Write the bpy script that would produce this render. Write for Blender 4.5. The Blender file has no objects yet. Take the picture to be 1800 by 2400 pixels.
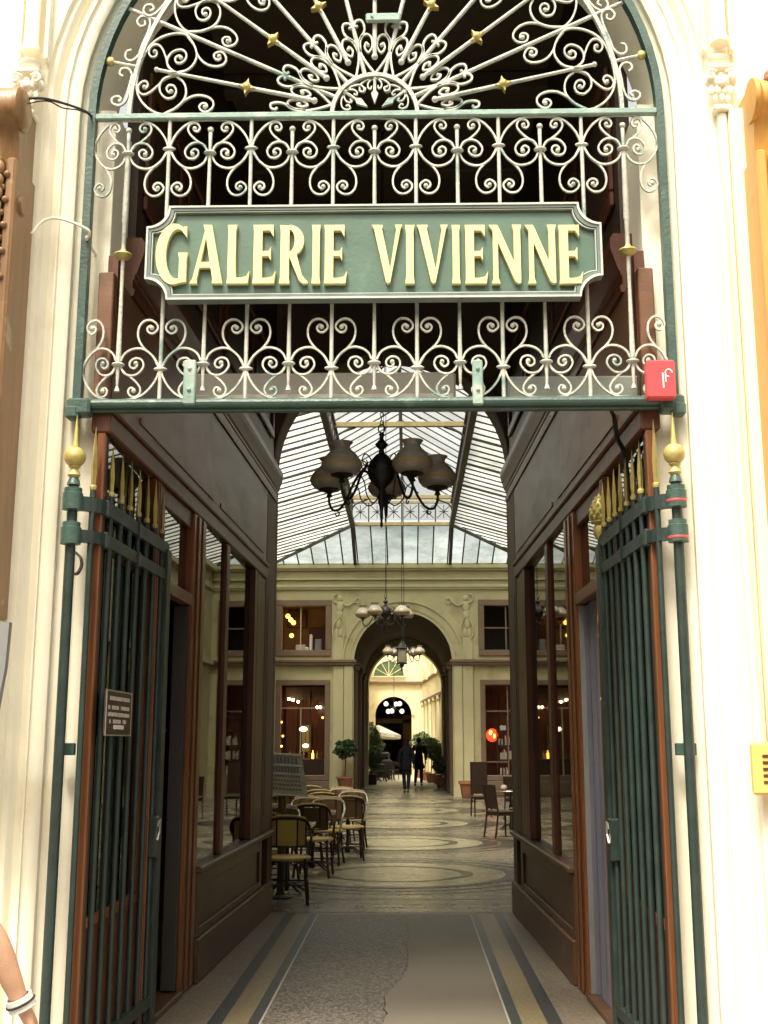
import bpy, bmesh, math, random
from mathutils import Vector, Matrix, Euler
random.seed(7)
R = math.radians
scn = bpy.context.scene
COL = scn.collection

# ------------------------------------------------------------------ camera
CAM = Vector((0.176, 0.0, 1.65)); PITCH = R(11.32); YAW = R(1.21); FPX = 2705.0
cd = bpy.data.cameras.new('camera'); cam = bpy.data.objects.new('camera', cd); COL.objects.link(cam)
cam.location = CAM; cam.rotation_euler = Euler((R(90) + PITCH, 0, YAW), 'XYZ')
cd.sensor_fit = 'VERTICAL'; cd.sensor_height = 24.0; cd.lens = 24.0 * FPX / 2400.0
cd.clip_start = 0.05; cd.clip_end = 500
scn.camera = cam
_f = Vector((-math.sin(YAW) * math.cos(PITCH), math.cos(YAW) * math.cos(PITCH), math.sin(PITCH)))
_r = Vector((math.cos(YAW), math.sin(YAW), 0)); _u = _r.cross(_f)
def P(dx, dy, Y=None, X=None, Z=None):
    """survey helper: sight line through a measured image point cut with a known plane of the building"""
    d = _f + (_r * (dx * 1.085 - 900) + _u * (1200 - dy * 1.085)) / FPX
    if Y is not None: k = (Y - CAM.y) / d.y
    elif X is not None: k = (X - CAM.x) / d.x
    else: k = (Z - CAM.z) / d.z
    return CAM + d * k

# ------------------------------------------------------------------ materials
MATS = {}
def mat(name, col, rough=0.6, var=0.12, scale=6.0, bump=0.0, bscale=60.0, metal=0.0, stretch=None, col2=None, spec=0.5, dirt=None, coat=0.0):
    m = bpy.data.materials.new(name); m.use_nodes = True; MATS[name] = m
    nt = m.node_tree; N = nt.nodes; L = nt.links; b = N['Principled BSDF']
    b.inputs['Roughness'].default_value = rough; b.inputs['Metallic'].default_value = metal
    b.inputs['Specular IOR Level'].default_value = spec
    if coat: b.inputs['Coat Weight'].default_value = coat
    tc = N.new('ShaderNodeTexCoord'); mp = N.new('ShaderNodeMapping'); L.new(tc.outputs['Object'], mp.inputs['Vector'])
    if stretch: mp.inputs['Scale'].default_value = stretch
    n1 = N.new('ShaderNodeTexNoise'); n1.inputs['Scale'].default_value = scale; n1.inputs['Detail'].default_value = 6; n1.inputs['Roughness'].default_value = 0.62
    L.new(mp.outputs['Vector'], n1.inputs['Vector'])
    rp = N.new('ShaderNodeValToRGB'); rp.color_ramp.elements[0].position = 0.3; rp.color_ramp.elements[1].position = 0.7
    c2 = col2 or tuple(min(1, c * (1 + var)) for c in col)
    c1 = tuple(c * (1 - var) for c in col)
    rp.color_ramp.elements[0].color = (*c1, 1); rp.color_ramp.elements[1].color = (*c2, 1)
    L.new(n1.outputs['Fac'], rp.inputs['Fac']); out = rp.outputs['Color']
    if dirt:
        n2 = N.new('ShaderNodeTexNoise'); n2.inputs['Scale'].default_value = dirt[1]; n2.inputs['Detail'].default_value = 8
        L.new(tc.outputs['Object'], n2.inputs['Vector'])
        r2 = N.new('ShaderNodeValToRGB'); r2.color_ramp.elements[0].position = dirt[2]; r2.color_ramp.elements[1].position = dirt[2] + 0.12
        L.new(n2.outputs['Fac'], r2.inputs['Fac'])
        mx = N.new('ShaderNodeMix'); mx.data_type = 'RGBA'; L.new(r2.outputs['Color'], mx.inputs['Factor'])
        L.new(out, mx.inputs['A']); mx.inputs['B'].default_value = (*dirt[0], 1); out = mx.outputs['Result']
    L.new(out, b.inputs['Base Color'])
    mr = N.new('ShaderNodeMapRange'); mr.inputs['To Min'].default_value = max(0.02, rough - 0.1); mr.inputs['To Max'].default_value = min(1, rough + 0.12)
    L.new(n1.outputs['Fac'], mr.inputs['Value']); L.new(mr.outputs['Result'], b.inputs['Roughness'])
    if bump:
        n3 = N.new('ShaderNodeTexNoise'); n3.inputs['Scale'].default_value = bscale; n3.inputs['Detail'].default_value = 4
        L.new(mp.outputs['Vector'], n3.inputs['Vector'])
        bp = N.new('ShaderNodeBump'); bp.inputs['Strength'].default_value = bump; bp.inputs['Distance'].default_value = 0.01
        L.new(n3.outputs['Fac'], bp.inputs['Height']); L.new(bp.outputs['Normal'], b.inputs['Normal'])
    return m

STONE = mat('cream_stone', (.91, .86, .69), .8, .05, 1.5, .25, 25, dirt=((.80, .72, .53), 2.2, .62))
STONE2 = mat('pale_stone', (.88, .83, .68), .8, .06, 1.2, .25, 25, dirt=((.72, .66, .50), 1.8, .64))
IRON_PALE = mat('pale_painted_iron', (.52, .525, .455), .45, .18, 9, .5, 60, dirt=((.22, .31, .27), 5, .55))
IRON_MID = mat('mint_painted_iron', (.25, .36, .31), .42, .15, 8, .3, 70, dirt=((.42, .50, .44), 6, .56))
IRON_GREEN = mat('green_painted_iron', (.050, .095, .078), .38, .2, 7, .3, 60, dirt=((.12, .18, .15), 8, .62))
IRON_DARK = mat('dark_green_iron', (.024, .040, .035), .40, .25, 6, .3, 60)
BLACK = mat('black_iron', (.012, .012, .011), .5, .3, 20)
GOLD = mat('old_gilding', (.50, .41, .14), .42, .18, 14, .2, 60, metal=.25)
SIGN = mat('sign_green', (.088, .155, .115), .36, .10, 3, .12, 40, dirt=((.13, .19, .155), 6, .64))
SIGNFR = mat('sign_frame_green', (.16, .20, .18), .3, .2, 5)
SIGNLN = mat('sign_line_pale', (.55, .58, .52), .4, .08, 5)
LETTER = mat('letter_yellow', (.82, .70, .33), .5, .05, 6)
WOOD = mat('varnished_wood', (.17, .060, .020), .38, .3, 3, .15, 30, stretch=(6, 6, .5), coat=.2)
WOODD = mat('dark_wood', (.055, .036, .024), .45, .3, 3, .15, 30, stretch=(6, 6, .5))
WOODM = mat('brown_wood', (.105, .034, .015), .34, .28, 3, .15, 30, stretch=(6, 6, .6))
PANEL = mat('brown_painted_panel', (.10, .047, .024), .38, .35, 5, .2, 30, stretch=(4, 4, .6), dirt=((.15, .085, .05), 4, .60))
FASCIA = mat('grey_brown_fascia', (.17, .082, .042), .38, .16, 2, .12, 20, stretch=(1, 1, 3), dirt=((.115, .052, .026), 2.5, .55))
OCHRE = mat('ochre_shopfront', (.62, .33, .075), .4, .15, 2.5, .15, 30, stretch=(5, 5, .4))
BROWNF = mat('brown_shopfront', (.25, .135, .055), .35, .35, 3.5, .2, 30, stretch=(4, 4, .5), dirt=((.55, .42, .25), 5, .66))
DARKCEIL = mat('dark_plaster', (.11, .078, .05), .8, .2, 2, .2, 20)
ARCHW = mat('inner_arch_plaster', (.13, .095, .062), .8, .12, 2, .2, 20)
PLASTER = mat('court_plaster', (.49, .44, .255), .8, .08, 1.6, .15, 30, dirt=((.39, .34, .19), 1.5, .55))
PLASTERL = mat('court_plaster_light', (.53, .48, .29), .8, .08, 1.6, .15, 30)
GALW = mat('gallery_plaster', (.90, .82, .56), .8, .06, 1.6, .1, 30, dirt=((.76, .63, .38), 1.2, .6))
TAUPE = mat('taupe_paint', (.195, .13, .088), .6, .1, 3)
TERR = mat('terrazzo', (.225, .205, .155), .27, .08, 3, .04, 160, dirt=((.205, .185, .14), 1.6, .52))
TERRL = mat('terrazzo_light', (.37, .34, .24), .24, .04, 3, .03, 160, dirt=((.335, .305, .21), 1.2, .58))
TERRD = mat('terrazzo_dark', (.07, .062, .047), .32, .15, 3, .03, 160)
STRIPE = mat('mosaic_blue_grey', (.058, .062, .06), .45, .15, 60, .3, 220)
CREAMS = mat('mosaic_cream', (.175, .14, .08), .45, .12, 60, .3, 220)
WHITES = mat('mosaic_white', (.36, .34, .28), .5, .1, 60)
PEBBLE = None
PATCH = mat('cement_patch', (.17, .145, .108), .6, .06, 3, .1, 120)
LATH = mat('rattan_cane', (.50, .35, .12), .5, .2, 30, .3, 120)
CHAIRW = mat('chair_dark_wood', (.026, .012, .007), .4, .25, 8)
CANE_B = mat('woven_brown', (.13, .075, .03), .45, .2, 90, .4, 200)
CANE_Y = mat('woven_yellow', (.66, .50, .10), .5, .12, 90, .4, 200)
ALU = mat('worn_metal_and_highlight', (.55, .52, .45), .3, .1, 20, metal=.7)  # metal edges; on the facing chairs it stands for rim highlights
RED = mat('red_box_paint', (.66, .075, .09), .35, .06, 5)
WHITE = mat('white_paint', (.8, .79, .74), .5, .04, 5)
YELLOW = mat('yellow_box', (.80, .55, .17), .5, .06, 4)
GREY = mat('grey_panel', (.22, .22, .22), .45, .06, 4)
GREYBOX = mat('grey_housing', (.30, .27, .23), .5, .1, 4)
GREYGR = mat('grey_green_housing', (.24, .27, .23), .5, .1, 4)
TERRA = mat('terracotta', (.34, .15, .085), .75, .12, 8, .2, 40)
LEAF = mat('leaf_green', (.10, .17, .075), .5, .3, 3, col2=(.19, .27, .13))
LEAFD = mat('leaf_dark', (.045, .085, .035), .55, .4, 3)
BARK = mat('bark', (.10, .07, .04), .8, .2, 20)
SKIN = mat('skin', (.60, .35, .23), .5, .10, 14, .25, 220, dirt=((.62, .30, .20), 9, .58))
NAVY = mat('navy_cloth', (.018, .02, .038), .85, .3, 8)
BLACKC = mat('black_cloth', (.014, .010, .012), .85, .3, 8)
MAUVE = mat('mauve_cloth', (.16, .06, .06), .85, .2, 8)
HAIR = mat('dark_hair', (.03, .02, .015), .6, .2, 20)
CURT = mat('blue_grey_curtain', (.14, .14, .175), .7, .12, 3)
CURTG = mat('grey_door', (.045, .038, .034), .5, .1, 3)
SHADE = mat('frosted_shade', (.42, .38, .32), .26, .15, 5)
ASPH = mat('asphalt', (.06, .06, .058), .9, .15, 20, .4, 120)
PAVE = mat('pavement_stone', (.30, .28, .25), .8, .1, 6, .2, 60)
CORD = mat('cable_black', (.015, .015, .015), .5)
ROOM = mat('cafe_wall', (.17, .062, .028), .8, .2, 2)
ROOMG = mat('room_wall', (.36, .27, .19), .8, .2, 2)
BOOK = mat('paper_stack', (.5, .45, .38), .8, .3, 30)
STEEL = mat('roof_iron', (.045, .04, .034), .55, .2, 6)
TIEM = mat('tie_beam_cream', (.38, .31, .15), .6, .15, 6)

def emit(name, col, s):
    m = bpy.data.materials.new(name); m.use_nodes = True; MATS[name] = m
    b = m.node_tree.nodes['Principled BSDF']; b.inputs['Base Color'].default_value = (*col, 1)
    b.inputs['Emission Color'].default_value = (*col, 1); b.inputs['Emission Strength'].default_value = s
    return m
LAMPW = emit('lit_bulb', (1, .70, .38), 12)
LAMPS = emit('lit_shade', (1, .75, .45), 3.5)
LAMPR = emit('red_lantern_glow', (1, .05, .015), 1.15)
LAMPY = emit('yellow_glow', (1, .45, .06), 3.2)
GLOBE = emit('opal_globe', (.95, .93, .88), .5)

def pebble():
    m = bpy.data.materials.new('pebble_terrazzo'); m.use_nodes = True
    N = m.node_tree.nodes; L = m.node_tree.links; b = N['Principled BSDF']
    tc = N.new('ShaderNodeTexCoord')
    v = N.new('ShaderNodeTexVoronoi'); v.inputs['Scale'].default_value = 62; L.new(tc.outputs['Object'], v.inputs['Vector'])
    sep = N.new('ShaderNodeSeparateColor'); L.new(v.outputs['Color'], sep.inputs['Color'])
    rp = N.new('ShaderNodeValToRGB'); e = rp.color_ramp.elements
    e[0].color = (.065, .055, .045, 1); e[1].color = (.29, .25, .20, 1); e[0].position = .1
    x = e.new(.5); x.color = (.17, .15, .12, 1)
    L.new(sep.outputs['Red'], rp.inputs['Fac'])
    v2 = N.new('ShaderNodeTexVoronoi'); v2.feature = 'DISTANCE_TO_EDGE'; v2.inputs['Scale'].default_value = 62
    L.new(tc.outputs['Object'], v2.inputs['Vector'])
    r2 = N.new('ShaderNodeValToRGB'); r2.color_ramp.elements[0].position = .02; r2.color_ramp.elements[1].position = .12
    L.new(v2.outputs['Distance'], r2.inputs['Fac'])
    mx = N.new('ShaderNodeMix'); mx.data_type = 'RGBA'; mx.inputs['A'].default_value = (.07, .06, .05, 1)
    L.new(r2.outputs['Color'], mx.inputs['Factor']); L.new(rp.outputs['Color'], mx.inputs['B']); L.new(mx.outputs['Result'], b.inputs['Base Color'])
    bp = N.new('ShaderNodeBump'); bp.inputs['Strength'].default_value = .5; bp.inputs['Distance'].default_value = .006
    L.new(r2.outputs['Color'], bp.inputs['Height']); L.new(bp.outputs['Normal'], b.inputs['Normal'])
    b.inputs['Roughness'].default_value = .5
    return m
PEBBLE = pebble()
def tess(name, c, k, sc=85, rough=.4):
    m = PEBBLE.copy(); m.name = name; N = m.node_tree.nodes
    for n in N:
        if n.type == 'TEX_VORONOI': n.inputs['Scale'].default_value = sc
        if n.type == 'VALTORGB' and len(n.color_ramp.elements) == 3:
            e = n.color_ramp.elements
            for i, f in enumerate((1 - k, 1, 1 + k)): e[i].color = (c[0] * f, c[1] * f, c[2] * f, 1)
        if n.type == 'MIX': n.inputs['A'].default_value = (c[0] * .6, c[1] * .6, c[2] * .6, 1)
        if n.type == 'BUMP': n.inputs['Strength'].default_value = .2
        if n.type == 'BSDF_PRINCIPLED': n.inputs['Roughness'].default_value = rough
    return m
STRIPE = tess('stripe_tesserae', (.036, .040, .039), .35)
CREAMS = tess('cream_tesserae', (.215, .17, .09), .25)
PASSF = tess('passage_terrazzo', (.205, .168, .125), .40, 75)

def glass_shop(name='shop_glass', tint=(.55, .52, .48)):
    m = bpy.data.materials.new(name); m.use_nodes = True; N = m.node_tree.nodes; L = m.node_tree.links
    N.remove(N['Principled BSDF']); out = N['Material Output']
    fr = N.new('ShaderNodeFresnel'); fr.inputs['IOR'].default_value = 1.75
    tr = N.new('ShaderNodeBsdfTransparent'); tr.inputs['Color'].default_value = (*tint, 1)
    gl = N.new('ShaderNodeBsdfGlossy'); gl.inputs['Roughness'].default_value = .015; gl.inputs['Color'].default_value = (.92, .92, .88, 1)
    mx = N.new('ShaderNodeMixShader'); L.new(fr.outputs[0], mx.inputs[0]); L.new(tr.outputs[0], mx.inputs[1]); L.new(gl.outputs[0], mx.inputs[2])
    L.new(mx.outputs[0], out.inputs['Surface'])
    return m
SHOPG = glass_shop()
def glass_roof(name='roof_glass', t=(.80, .82, .80), d=(.75, .78, .74), k=.45, axis='Y', w=.46):
    m = bpy.data.materials.new(name); m.use_nodes = True; N = m.node_tree.nodes; L = m.node_tree.links
    N.remove(N['Principled BSDF']); out = N['Material Output']
    tr = N.new('ShaderNodeBsdfTransparent'); tr.inputs['Color'].default_value = (*t, 1)
    tl = N.new('ShaderNodeBsdfTranslucent')
    tc = N.new('ShaderNodeTexCoord'); n = N.new('ShaderNodeTexNoise'); n.inputs['Scale'].default_value = 1.3; n.inputs['Detail'].default_value = 8; n.inputs['Roughness'].default_value = .7
    L.new(tc.outputs['Object'], n.inputs['Vector'])
    rp = N.new('ShaderNodeValToRGB'); rp.color_ramp.elements[0].position = .36; rp.color_ramp.elements[1].position = .6
    rp.color_ramp.elements[0].color = (d[0] * .55, d[1] * .57, d[2] * .52, 1); rp.color_ramp.elements[1].color = (*d, 1)
    L.new(n.outputs['Fac'], rp.inputs['Fac']); L.new(rp.outputs['Color'], tl.inputs['Color'])
    # every pane its own dirt
    sp = N.new('ShaderNodeSeparateXYZ'); L.new(tc.outputs['Object'], sp.inputs[0]); dv = N.new('ShaderNodeMath'); dv.operation = 'DIVIDE'; dv.inputs[1].default_value = w; L.new(sp.outputs[axis], dv.inputs[0])
    fl_ = N.new('ShaderNodeMath'); fl_.operation = 'FLOOR'; L.new(dv.outputs[0], fl_.inputs[0]); sg_ = N.new('ShaderNodeMath'); sg_.operation = 'SIGN'; L.new(sp.outputs['X'], sg_.inputs[0]); ad = N.new('ShaderNodeMath'); ad.operation = 'MULTIPLY_ADD'; ad.inputs[1].default_value = 91.7; L.new(sg_.outputs[0], ad.inputs[0]); L.new(fl_.outputs[0], ad.inputs[2])
    wn = N.new('ShaderNodeTexWhiteNoise'); wn.noise_dimensions = '1D'; L.new((ad if axis == 'Y' else fl_).outputs[0], wn.inputs['W'])
    mr = N.new('ShaderNodeMapRange'); mr.inputs['To Min'].default_value = .72; mr.inputs['To Max'].default_value = 1.0; L.new(wn.outputs['Value'], mr.inputs['Value'])
    m1 = N.new('ShaderNodeMix'); m1.data_type = 'RGBA'; m1.blend_type = 'MULTIPLY'; m1.inputs['Factor'].default_value = 1; L.new(mr.outputs[0], m1.inputs['A']); m1.inputs['B'].default_value = (*t, 1); L.new(m1.outputs['Result'], tr.inputs['Color'])
    m2 = N.new('ShaderNodeMix'); m2.data_type = 'RGBA'; m2.blend_type = 'MULTIPLY'; m2.inputs['Factor'].default_value = 1; L.new(mr.outputs[0], m2.inputs['A']); L.new(rp.outputs['Color'], m2.inputs['B']); L.new(m2.outputs['Result'], tl.inputs['Color'])
    mx = N.new('ShaderNodeMixShader'); mx.inputs[0].default_value = k
    L.new(tr.outputs[0], mx.inputs[1]); L.new(tl.outputs[0], mx.inputs[2]); L.new(mx.outputs[0], out.inputs['Surface'])
    return m
ROOFG = glass_roof(t=(.74, .76, .73), d=(.78, .79, .74), k=.55)

# ------------------------------------------------------------------ mesh helper
ORI = {}
class MB:
    def __init__(s, xf=None): s.v = []; s.f = []; s.xf = xf
    def add(s, vs, fs):
        o = len(s.v)
        for p in vs:
            p = Vector(p); s.v.append(s.xf(p) if s.xf else p)
        s.f += [tuple(i + o for i in f) for f in fs]
        return s
    def box(s, x0, x1, y0, y1, z0, z1, b=0.0):
        if x0 > x1: x0, x1 = x1, x0
        if y0 > y1: y0, y1 = y1, y0
        b = min(b, (x1 - x0) * .45, (y1 - y0) * .45, (z1 - z0) * .45)
        if b <= 0:
            return s.add([(x, y, z) for z in (z0, z1) for y in (y0, y1) for x in (x0, x1)],
                  [(0, 2, 3, 1), (4, 5, 7, 6), (0, 1, 5, 4), (2, 6, 7, 3), (0, 4, 6, 2), (1, 3, 7, 5)])
        def ring(i, z):
            a, c, d, e = x0 + i, x1 - i, y0 + i, y1 - i; q = b if i == 0 else b * .45
            return [(a + q, d, z), (c - q, d, z), (c, d + q, z), (c, e - q, z), (c - q, e, z), (a + q, e, z), (a, e - q, z), (a, d + q, z)]
        vs = ring(b, z0) + ring(0, z0 + b) + ring(0, z1 - b) + ring(b, z1)
        fs = [tuple(range(7, -1, -1)), tuple(range(24, 32))]
        for r in range(3):
            for k in range(8):
                fs.append((r * 8 + k, r * 8 + (k + 1) % 8, r * 8 + 8 + (k + 1) % 8, r * 8 + 8 + k))
        return s.add(vs, fs)
    def tube(s, pts, r, n=8, cap=True):
        pts = [Vector(p) for p in pts]; rs = r if isinstance(r, (list, tuple)) else [r] * len(pts)
        vs = []; fs = []; up = None
        for i, p in enumerate(pts):
            t = (pts[min(i + 1, len(pts) - 1)] - pts[max(i - 1, 0)]).normalized()
            if up is None:
                up = Vector((0, 0, 1)) if abs(t.z) < .9 else Vector((1, 0, 0))
            a = t.cross(up)
            if a.length < 1e-5: a = t.cross(Vector((0, 1, 0)))
            a.normalize(); b2 = a.cross(t).normalized(); up = b2
            for k in range(n):
                w = 2 * math.pi * k / n; vs.append(p + (a * math.cos(w) + b2 * math.sin(w)) * rs[i])
        for i in range(len(pts) - 1):
            for k in range(n):
                fs.append((i * n + k, i * n + (k + 1) % n, (i + 1) * n + (k + 1) % n, (i + 1) * n + k))
        if cap: fs += [tuple(range(n - 1, -1, -1)), tuple(range((len(pts) - 1) * n, len(pts) * n))]
        return s.add(vs, fs)
    def flat(s, pts, w, d, nrm=(0, 1, 0), taper=0):
        """flat iron bar bent along pts; w = thickness in the plane, d = depth along nrm"""
        pts = [Vector(p) for p in pts]; nrm = Vector(nrm).normalized(); vs = []; fs = []
        m = len(pts)
        for i, p in enumerate(pts):
            t = (pts[min(i + 1, m - 1)] - pts[max(i - 1, 0)]).normalized(); a = nrm.cross(t).normalized()
            k = 1.0
            h = w * .5 * k
            for (u, q) in ((-1, -1), (1, -1), (1, 1), (-1, 1)): vs.append(p + a * (h * u) + nrm * (d * .5 * q))
        for i in range(m - 1):
            for k in range(4): fs.append((i * 4 + k, i * 4 + (k + 1) % 4, i * 4 + 4 + (k + 1) % 4, i * 4 + 4 + k))
        fs += [(3, 2, 1, 0), (m * 4 - 4, m * 4 - 3, m * 4 - 2, m * 4 - 1)]
        return s.add(vs, fs)
    def lathe(s, c, prof, n=20, axis='z', sx=1, sy=1):
        c = Vector(c); vs = []; fs = []; m = len(prof)
        for (r, h) in prof:
            for k in range(n):
                w = 2 * math.pi * k / n; a, b2 = r * math.cos(w) * sx, r * math.sin(w) * sy
                vs.append(c + (Vector((a, b2, h)) if axis == 'z' else Vector((a, h, b2)) if axis == 'y' else Vector((h, a, b2))))
        for i in range(m - 1):
            for k in range(n): fs.append((i * n + k, i * n + (k + 1) % n, (i + 1) * n + (k + 1) % n, (i + 1) * n + k))
        fs += [tuple(range(n - 1, -1, -1)), tuple(range((m - 1) * n, m * n))]
        return s.add(vs, fs)
    def ball(s, c, r, n=14, sx=1, sy=1, sz=1):
        return s.lathe(c, [(max(r * math.sin(math.pi * i / (n - 2)), 1e-4), -r * sz * math.cos(math.pi * i / (n - 2))) for i in range(n - 1)], n, 'z', sx, sy)
    def prism(s, poly, d0, d1, plane='xz'):
        """poly in 2D extruded between d0 and d1 on the third axis"""
        n = len(poly)
        def q(p, d): return (p[0], d, p[1]) if plane == 'xz' else (p[0], p[1], d) if plane == 'xy' else (d, p[0], p[1])
        vs = [q(p, d0) for p in poly] + [q(p, d1) for p in poly]
        fs = [tuple(range(n - 1, -1, -1)), tuple(range(n, 2 * n))] + [(i, (i + 1) % n, n + (i + 1) % n, n + i) for i in range(n)]
        return s.add(vs, fs)
    def build(s, name, m, parent=None, smooth=False, off=None):
        me = bpy.data.meshes.new(name); o0 = off if off is not None else ORI.get(parent.name, Vector((0, 0, 0))) if parent else Vector((0, 0, 0))
        me.from_pydata([tuple(p - o0) for p in s.v], [], s.f); me.update()
        bm = bmesh.new(); bm.from_mesh(me); bmesh.ops.recalc_face_normals(bm, faces=bm.faces)
        ng = [f for f in bm.faces if len(f.verts) > 8]
        if ng: bmesh.ops.triangulate(bm, faces=ng, ngon_method='EAR_CLIP')
        bm.to_mesh(me); bm.free()
        me.materials.append(m)
        if smooth:
            me.polygons.foreach_set('use_smooth', [True] * len(me.polygons))
            try: me.set_sharp_from_angle(angle=R(42))
            except Exception: pass
        ob = bpy.data.objects.new(name, me); COL.objects.link(ob)
        if parent: ob.parent = parent; ORI[ob.name] = o0.copy()
        else: ORI[ob.name] = o0.copy()
        return ob
def thing(name, loc, label, cat, group=None, rz=0, kind=None):
    o = bpy.data.objects.new(name, None); COL.objects.link(o); o.location = loc; o.rotation_euler.z = rz
    o.empty_display_size = .1; o['label'] = label; o['category'] = cat
    if group: o['group'] = group
    if kind: o['kind'] = kind
    ORI[o.name] = Vector(loc) if rz == 0 else Vector((0, 0, 0))
    return o
def tag(o, label, cat, group=None, kind=None):
    o['label'] = label; o['category'] = cat
    if group: o['group'] = group
    if kind: o['kind'] = kind
    return o
def solo(mb, name, m, label, cat, group=None, smooth=False, loc=None, kind=None):
    loc = Vector(loc) if loc else sum(mb.v, Vector()) / max(1, len(mb.v))
    o = mb.build(name, m, None, smooth, off=loc); o.location = loc
    return tag(o, label, cat, group, kind)
def struct(mb, name, m, label=None, smooth=False):
    o = mb.build(name, m, None, smooth); o['kind'] = 'structure'
    if label: o['label'] = label; o['category'] = name.replace('_', ' ')
    return o
def copy_tree(o, parent=None):
    c = o.copy(); COL.objects.link(c)
    if parent: c.parent = parent
    for ch in [x for x in bpy.data.objects if x.parent == o]: copy_tree(ch, c)
    return c
def dup(o, loc, rz=0, label=None, group=None):
    c = copy_tree(o); c.location = loc; c.rotation_euler.z = rz
    if label: c['label'] = label
    if group: c['group'] = group
    return c
def spline(pts, n=6):
    """Catmull-Rom through 2D/3D points"""
    pts = [Vector(p) for p in pts]; out = []
    for i in range(len(pts) - 1):
        p0 = pts[i - 1] if i else pts[0] * 2 - pts[1]; p1 = pts[i]; p2 = pts[i + 1]; p3 = pts[i + 2] if i + 2 < len(pts) else pts[-1] * 2 - pts[-2]
        for k in range(n):
            t = k / n
            out.append(.5 * ((2 * p1) + (p2 - p0) * t + (2 * p0 - 5 * p1 + 4 * p2 - p3) * t * t + (3 * p1 - p0 - 3 * p2 + p3) * t ** 3))
    out.append(pts[-1]); return out

# ================================================================== STREET FRONT
G = 5.87          # plane of the iron overthrow
ZS = 5.089        # springing of the big arch
RA = 1.60
# ---- ground
mb = MB(); mb.add([(-60, -60, -.16), (60, -60, -.16), (60, 120, -.16), (-60, 120, -.16)], [(0, 1, 2, 3)]); struct(mb, 'ground', PAVE)
mb = MB(); mb.box(-30, 30, -9.5, .8, -.30, -.125); struct(mb, 'road', ASPH)
mb = MB(); mb.box(-30, 30, .8, 5.9, -.30, -.01, .01); struct(mb, 'pavement', PAVE)

# ---- facade with arch: moulded surround swept round the opening
def arch_path(o, y, zlow=0.0, n=28):
    r = RA + o; pts = [(-r, y, zlow), (-r, y, 2.2), (-r, y, ZS)]
    pts += [(-r * math.cos(math.pi * i / n), y, ZS + r * math.sin(math.pi * i / n)) for i in range(1, n)]
    pts += [(r, y, ZS), (r, y, 2.2), (r, y, zlow)]
    return pts
def sweep(prof, m, name, parent, zlow=0.0):
    mb = MB(); rings = [arch_path(o, y, zlow) for o, y in prof]; n = len(rings[0]); vs = [p for r in rings for p in r]; fs = []
    for i in range(len(rings) - 1):
        for k in range(n - 1): fs.append((i * n + k, i * n + k + 1, (i + 1) * n + k + 1, (i + 1) * n + k))
    mb.add(vs, fs); return mb.build(name, m, parent, True)
fac = thing('stone_facade', (0, 5.75, 0), 'cream stone street front with the tall round arch of the arcade entrance', 'building')
prof = [(.0, 6.36), (.0, 5.93), (.012, 5.915), (.035, 5.905), (.05, 5.90), (.05, 5.86), (.07, 5.84), (.10, 5.835), (.118, 5.835), (.118, 5.815), (.128, 5.815), (.128, 5.835),
        (.165, 5.83), (.175, 5.80), (.19, 5.785), (.215, 5.785), (.222, 5.76), (.25, 5.755)]
sweep(prof, STONE, 'arch_moulding', fac)
# flat wall outside the moulding
mb = MB(); o = .25; y = 5.755; n = 28; r = RA + o
inner = [(x, z) for x, _, z in arch_path(o, y)]
outer = []
for (x, z) in inner:
    if z <= ZS: outer.append((-7.0 if x < 0 else 7.0, z))
    else:
        a = math.atan2(z - ZS, x); c, s_ = math.cos(a), math.sin(a); k = min(7.0 / max(abs(c), 1e-6), 3.9 / max(s_, 1e-6)); outer.append((c * k, ZS + s_ * k))
n = len(inner)
mb.add([(x, y, z) for x, z in inner] + [(x, y, z) for x, z in outer], [(i, i + 1, n + i + 1, n + i) for i in range(n - 1)])
mb.add([(-7, y, ZS + 3.9), (7, y, ZS + 3.9), (7, y, ZS), (7, y, ZS)], [])
mb.build('wall', STONE, fac)
# corner fillers at the top of the wall and the top band
mb = MB(); mb.box(-7, 7, 5.70, 6.0, 9.0, 9.4, .03); mb.build('cornice', STONE, fac)
# back of the wall thickness (closes the vestibule)
mb = MB()
inner = [(x, z) for x, _, z in arch_path(0, 0)]; outer = [(-7.0 if x < 0 else 7.0, z) if z <= ZS else None for x, z in inner]
outer = []
for (x, z) in inner:
    if z <= ZS: outer.append((-7.0 if x < 0 else 7.0, z))
    else:
        a = math.atan2(z - ZS, x); c, s_ = math.cos(a), math.sin(a); k = min(7.0 / max(abs(c), 1e-6), 3.9 / max(s_, 1e-6)); outer.append((c * k, ZS + s_ * k))
mb.add([(x, 6.36, z) for x, z in inner] + [(x, 6.36, z) for x, z in outer], [(i, i + 1, n + i + 1, n + i) for i in range(n - 1)])
mb.build('back_wall', DARKCEIL, fac)

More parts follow.
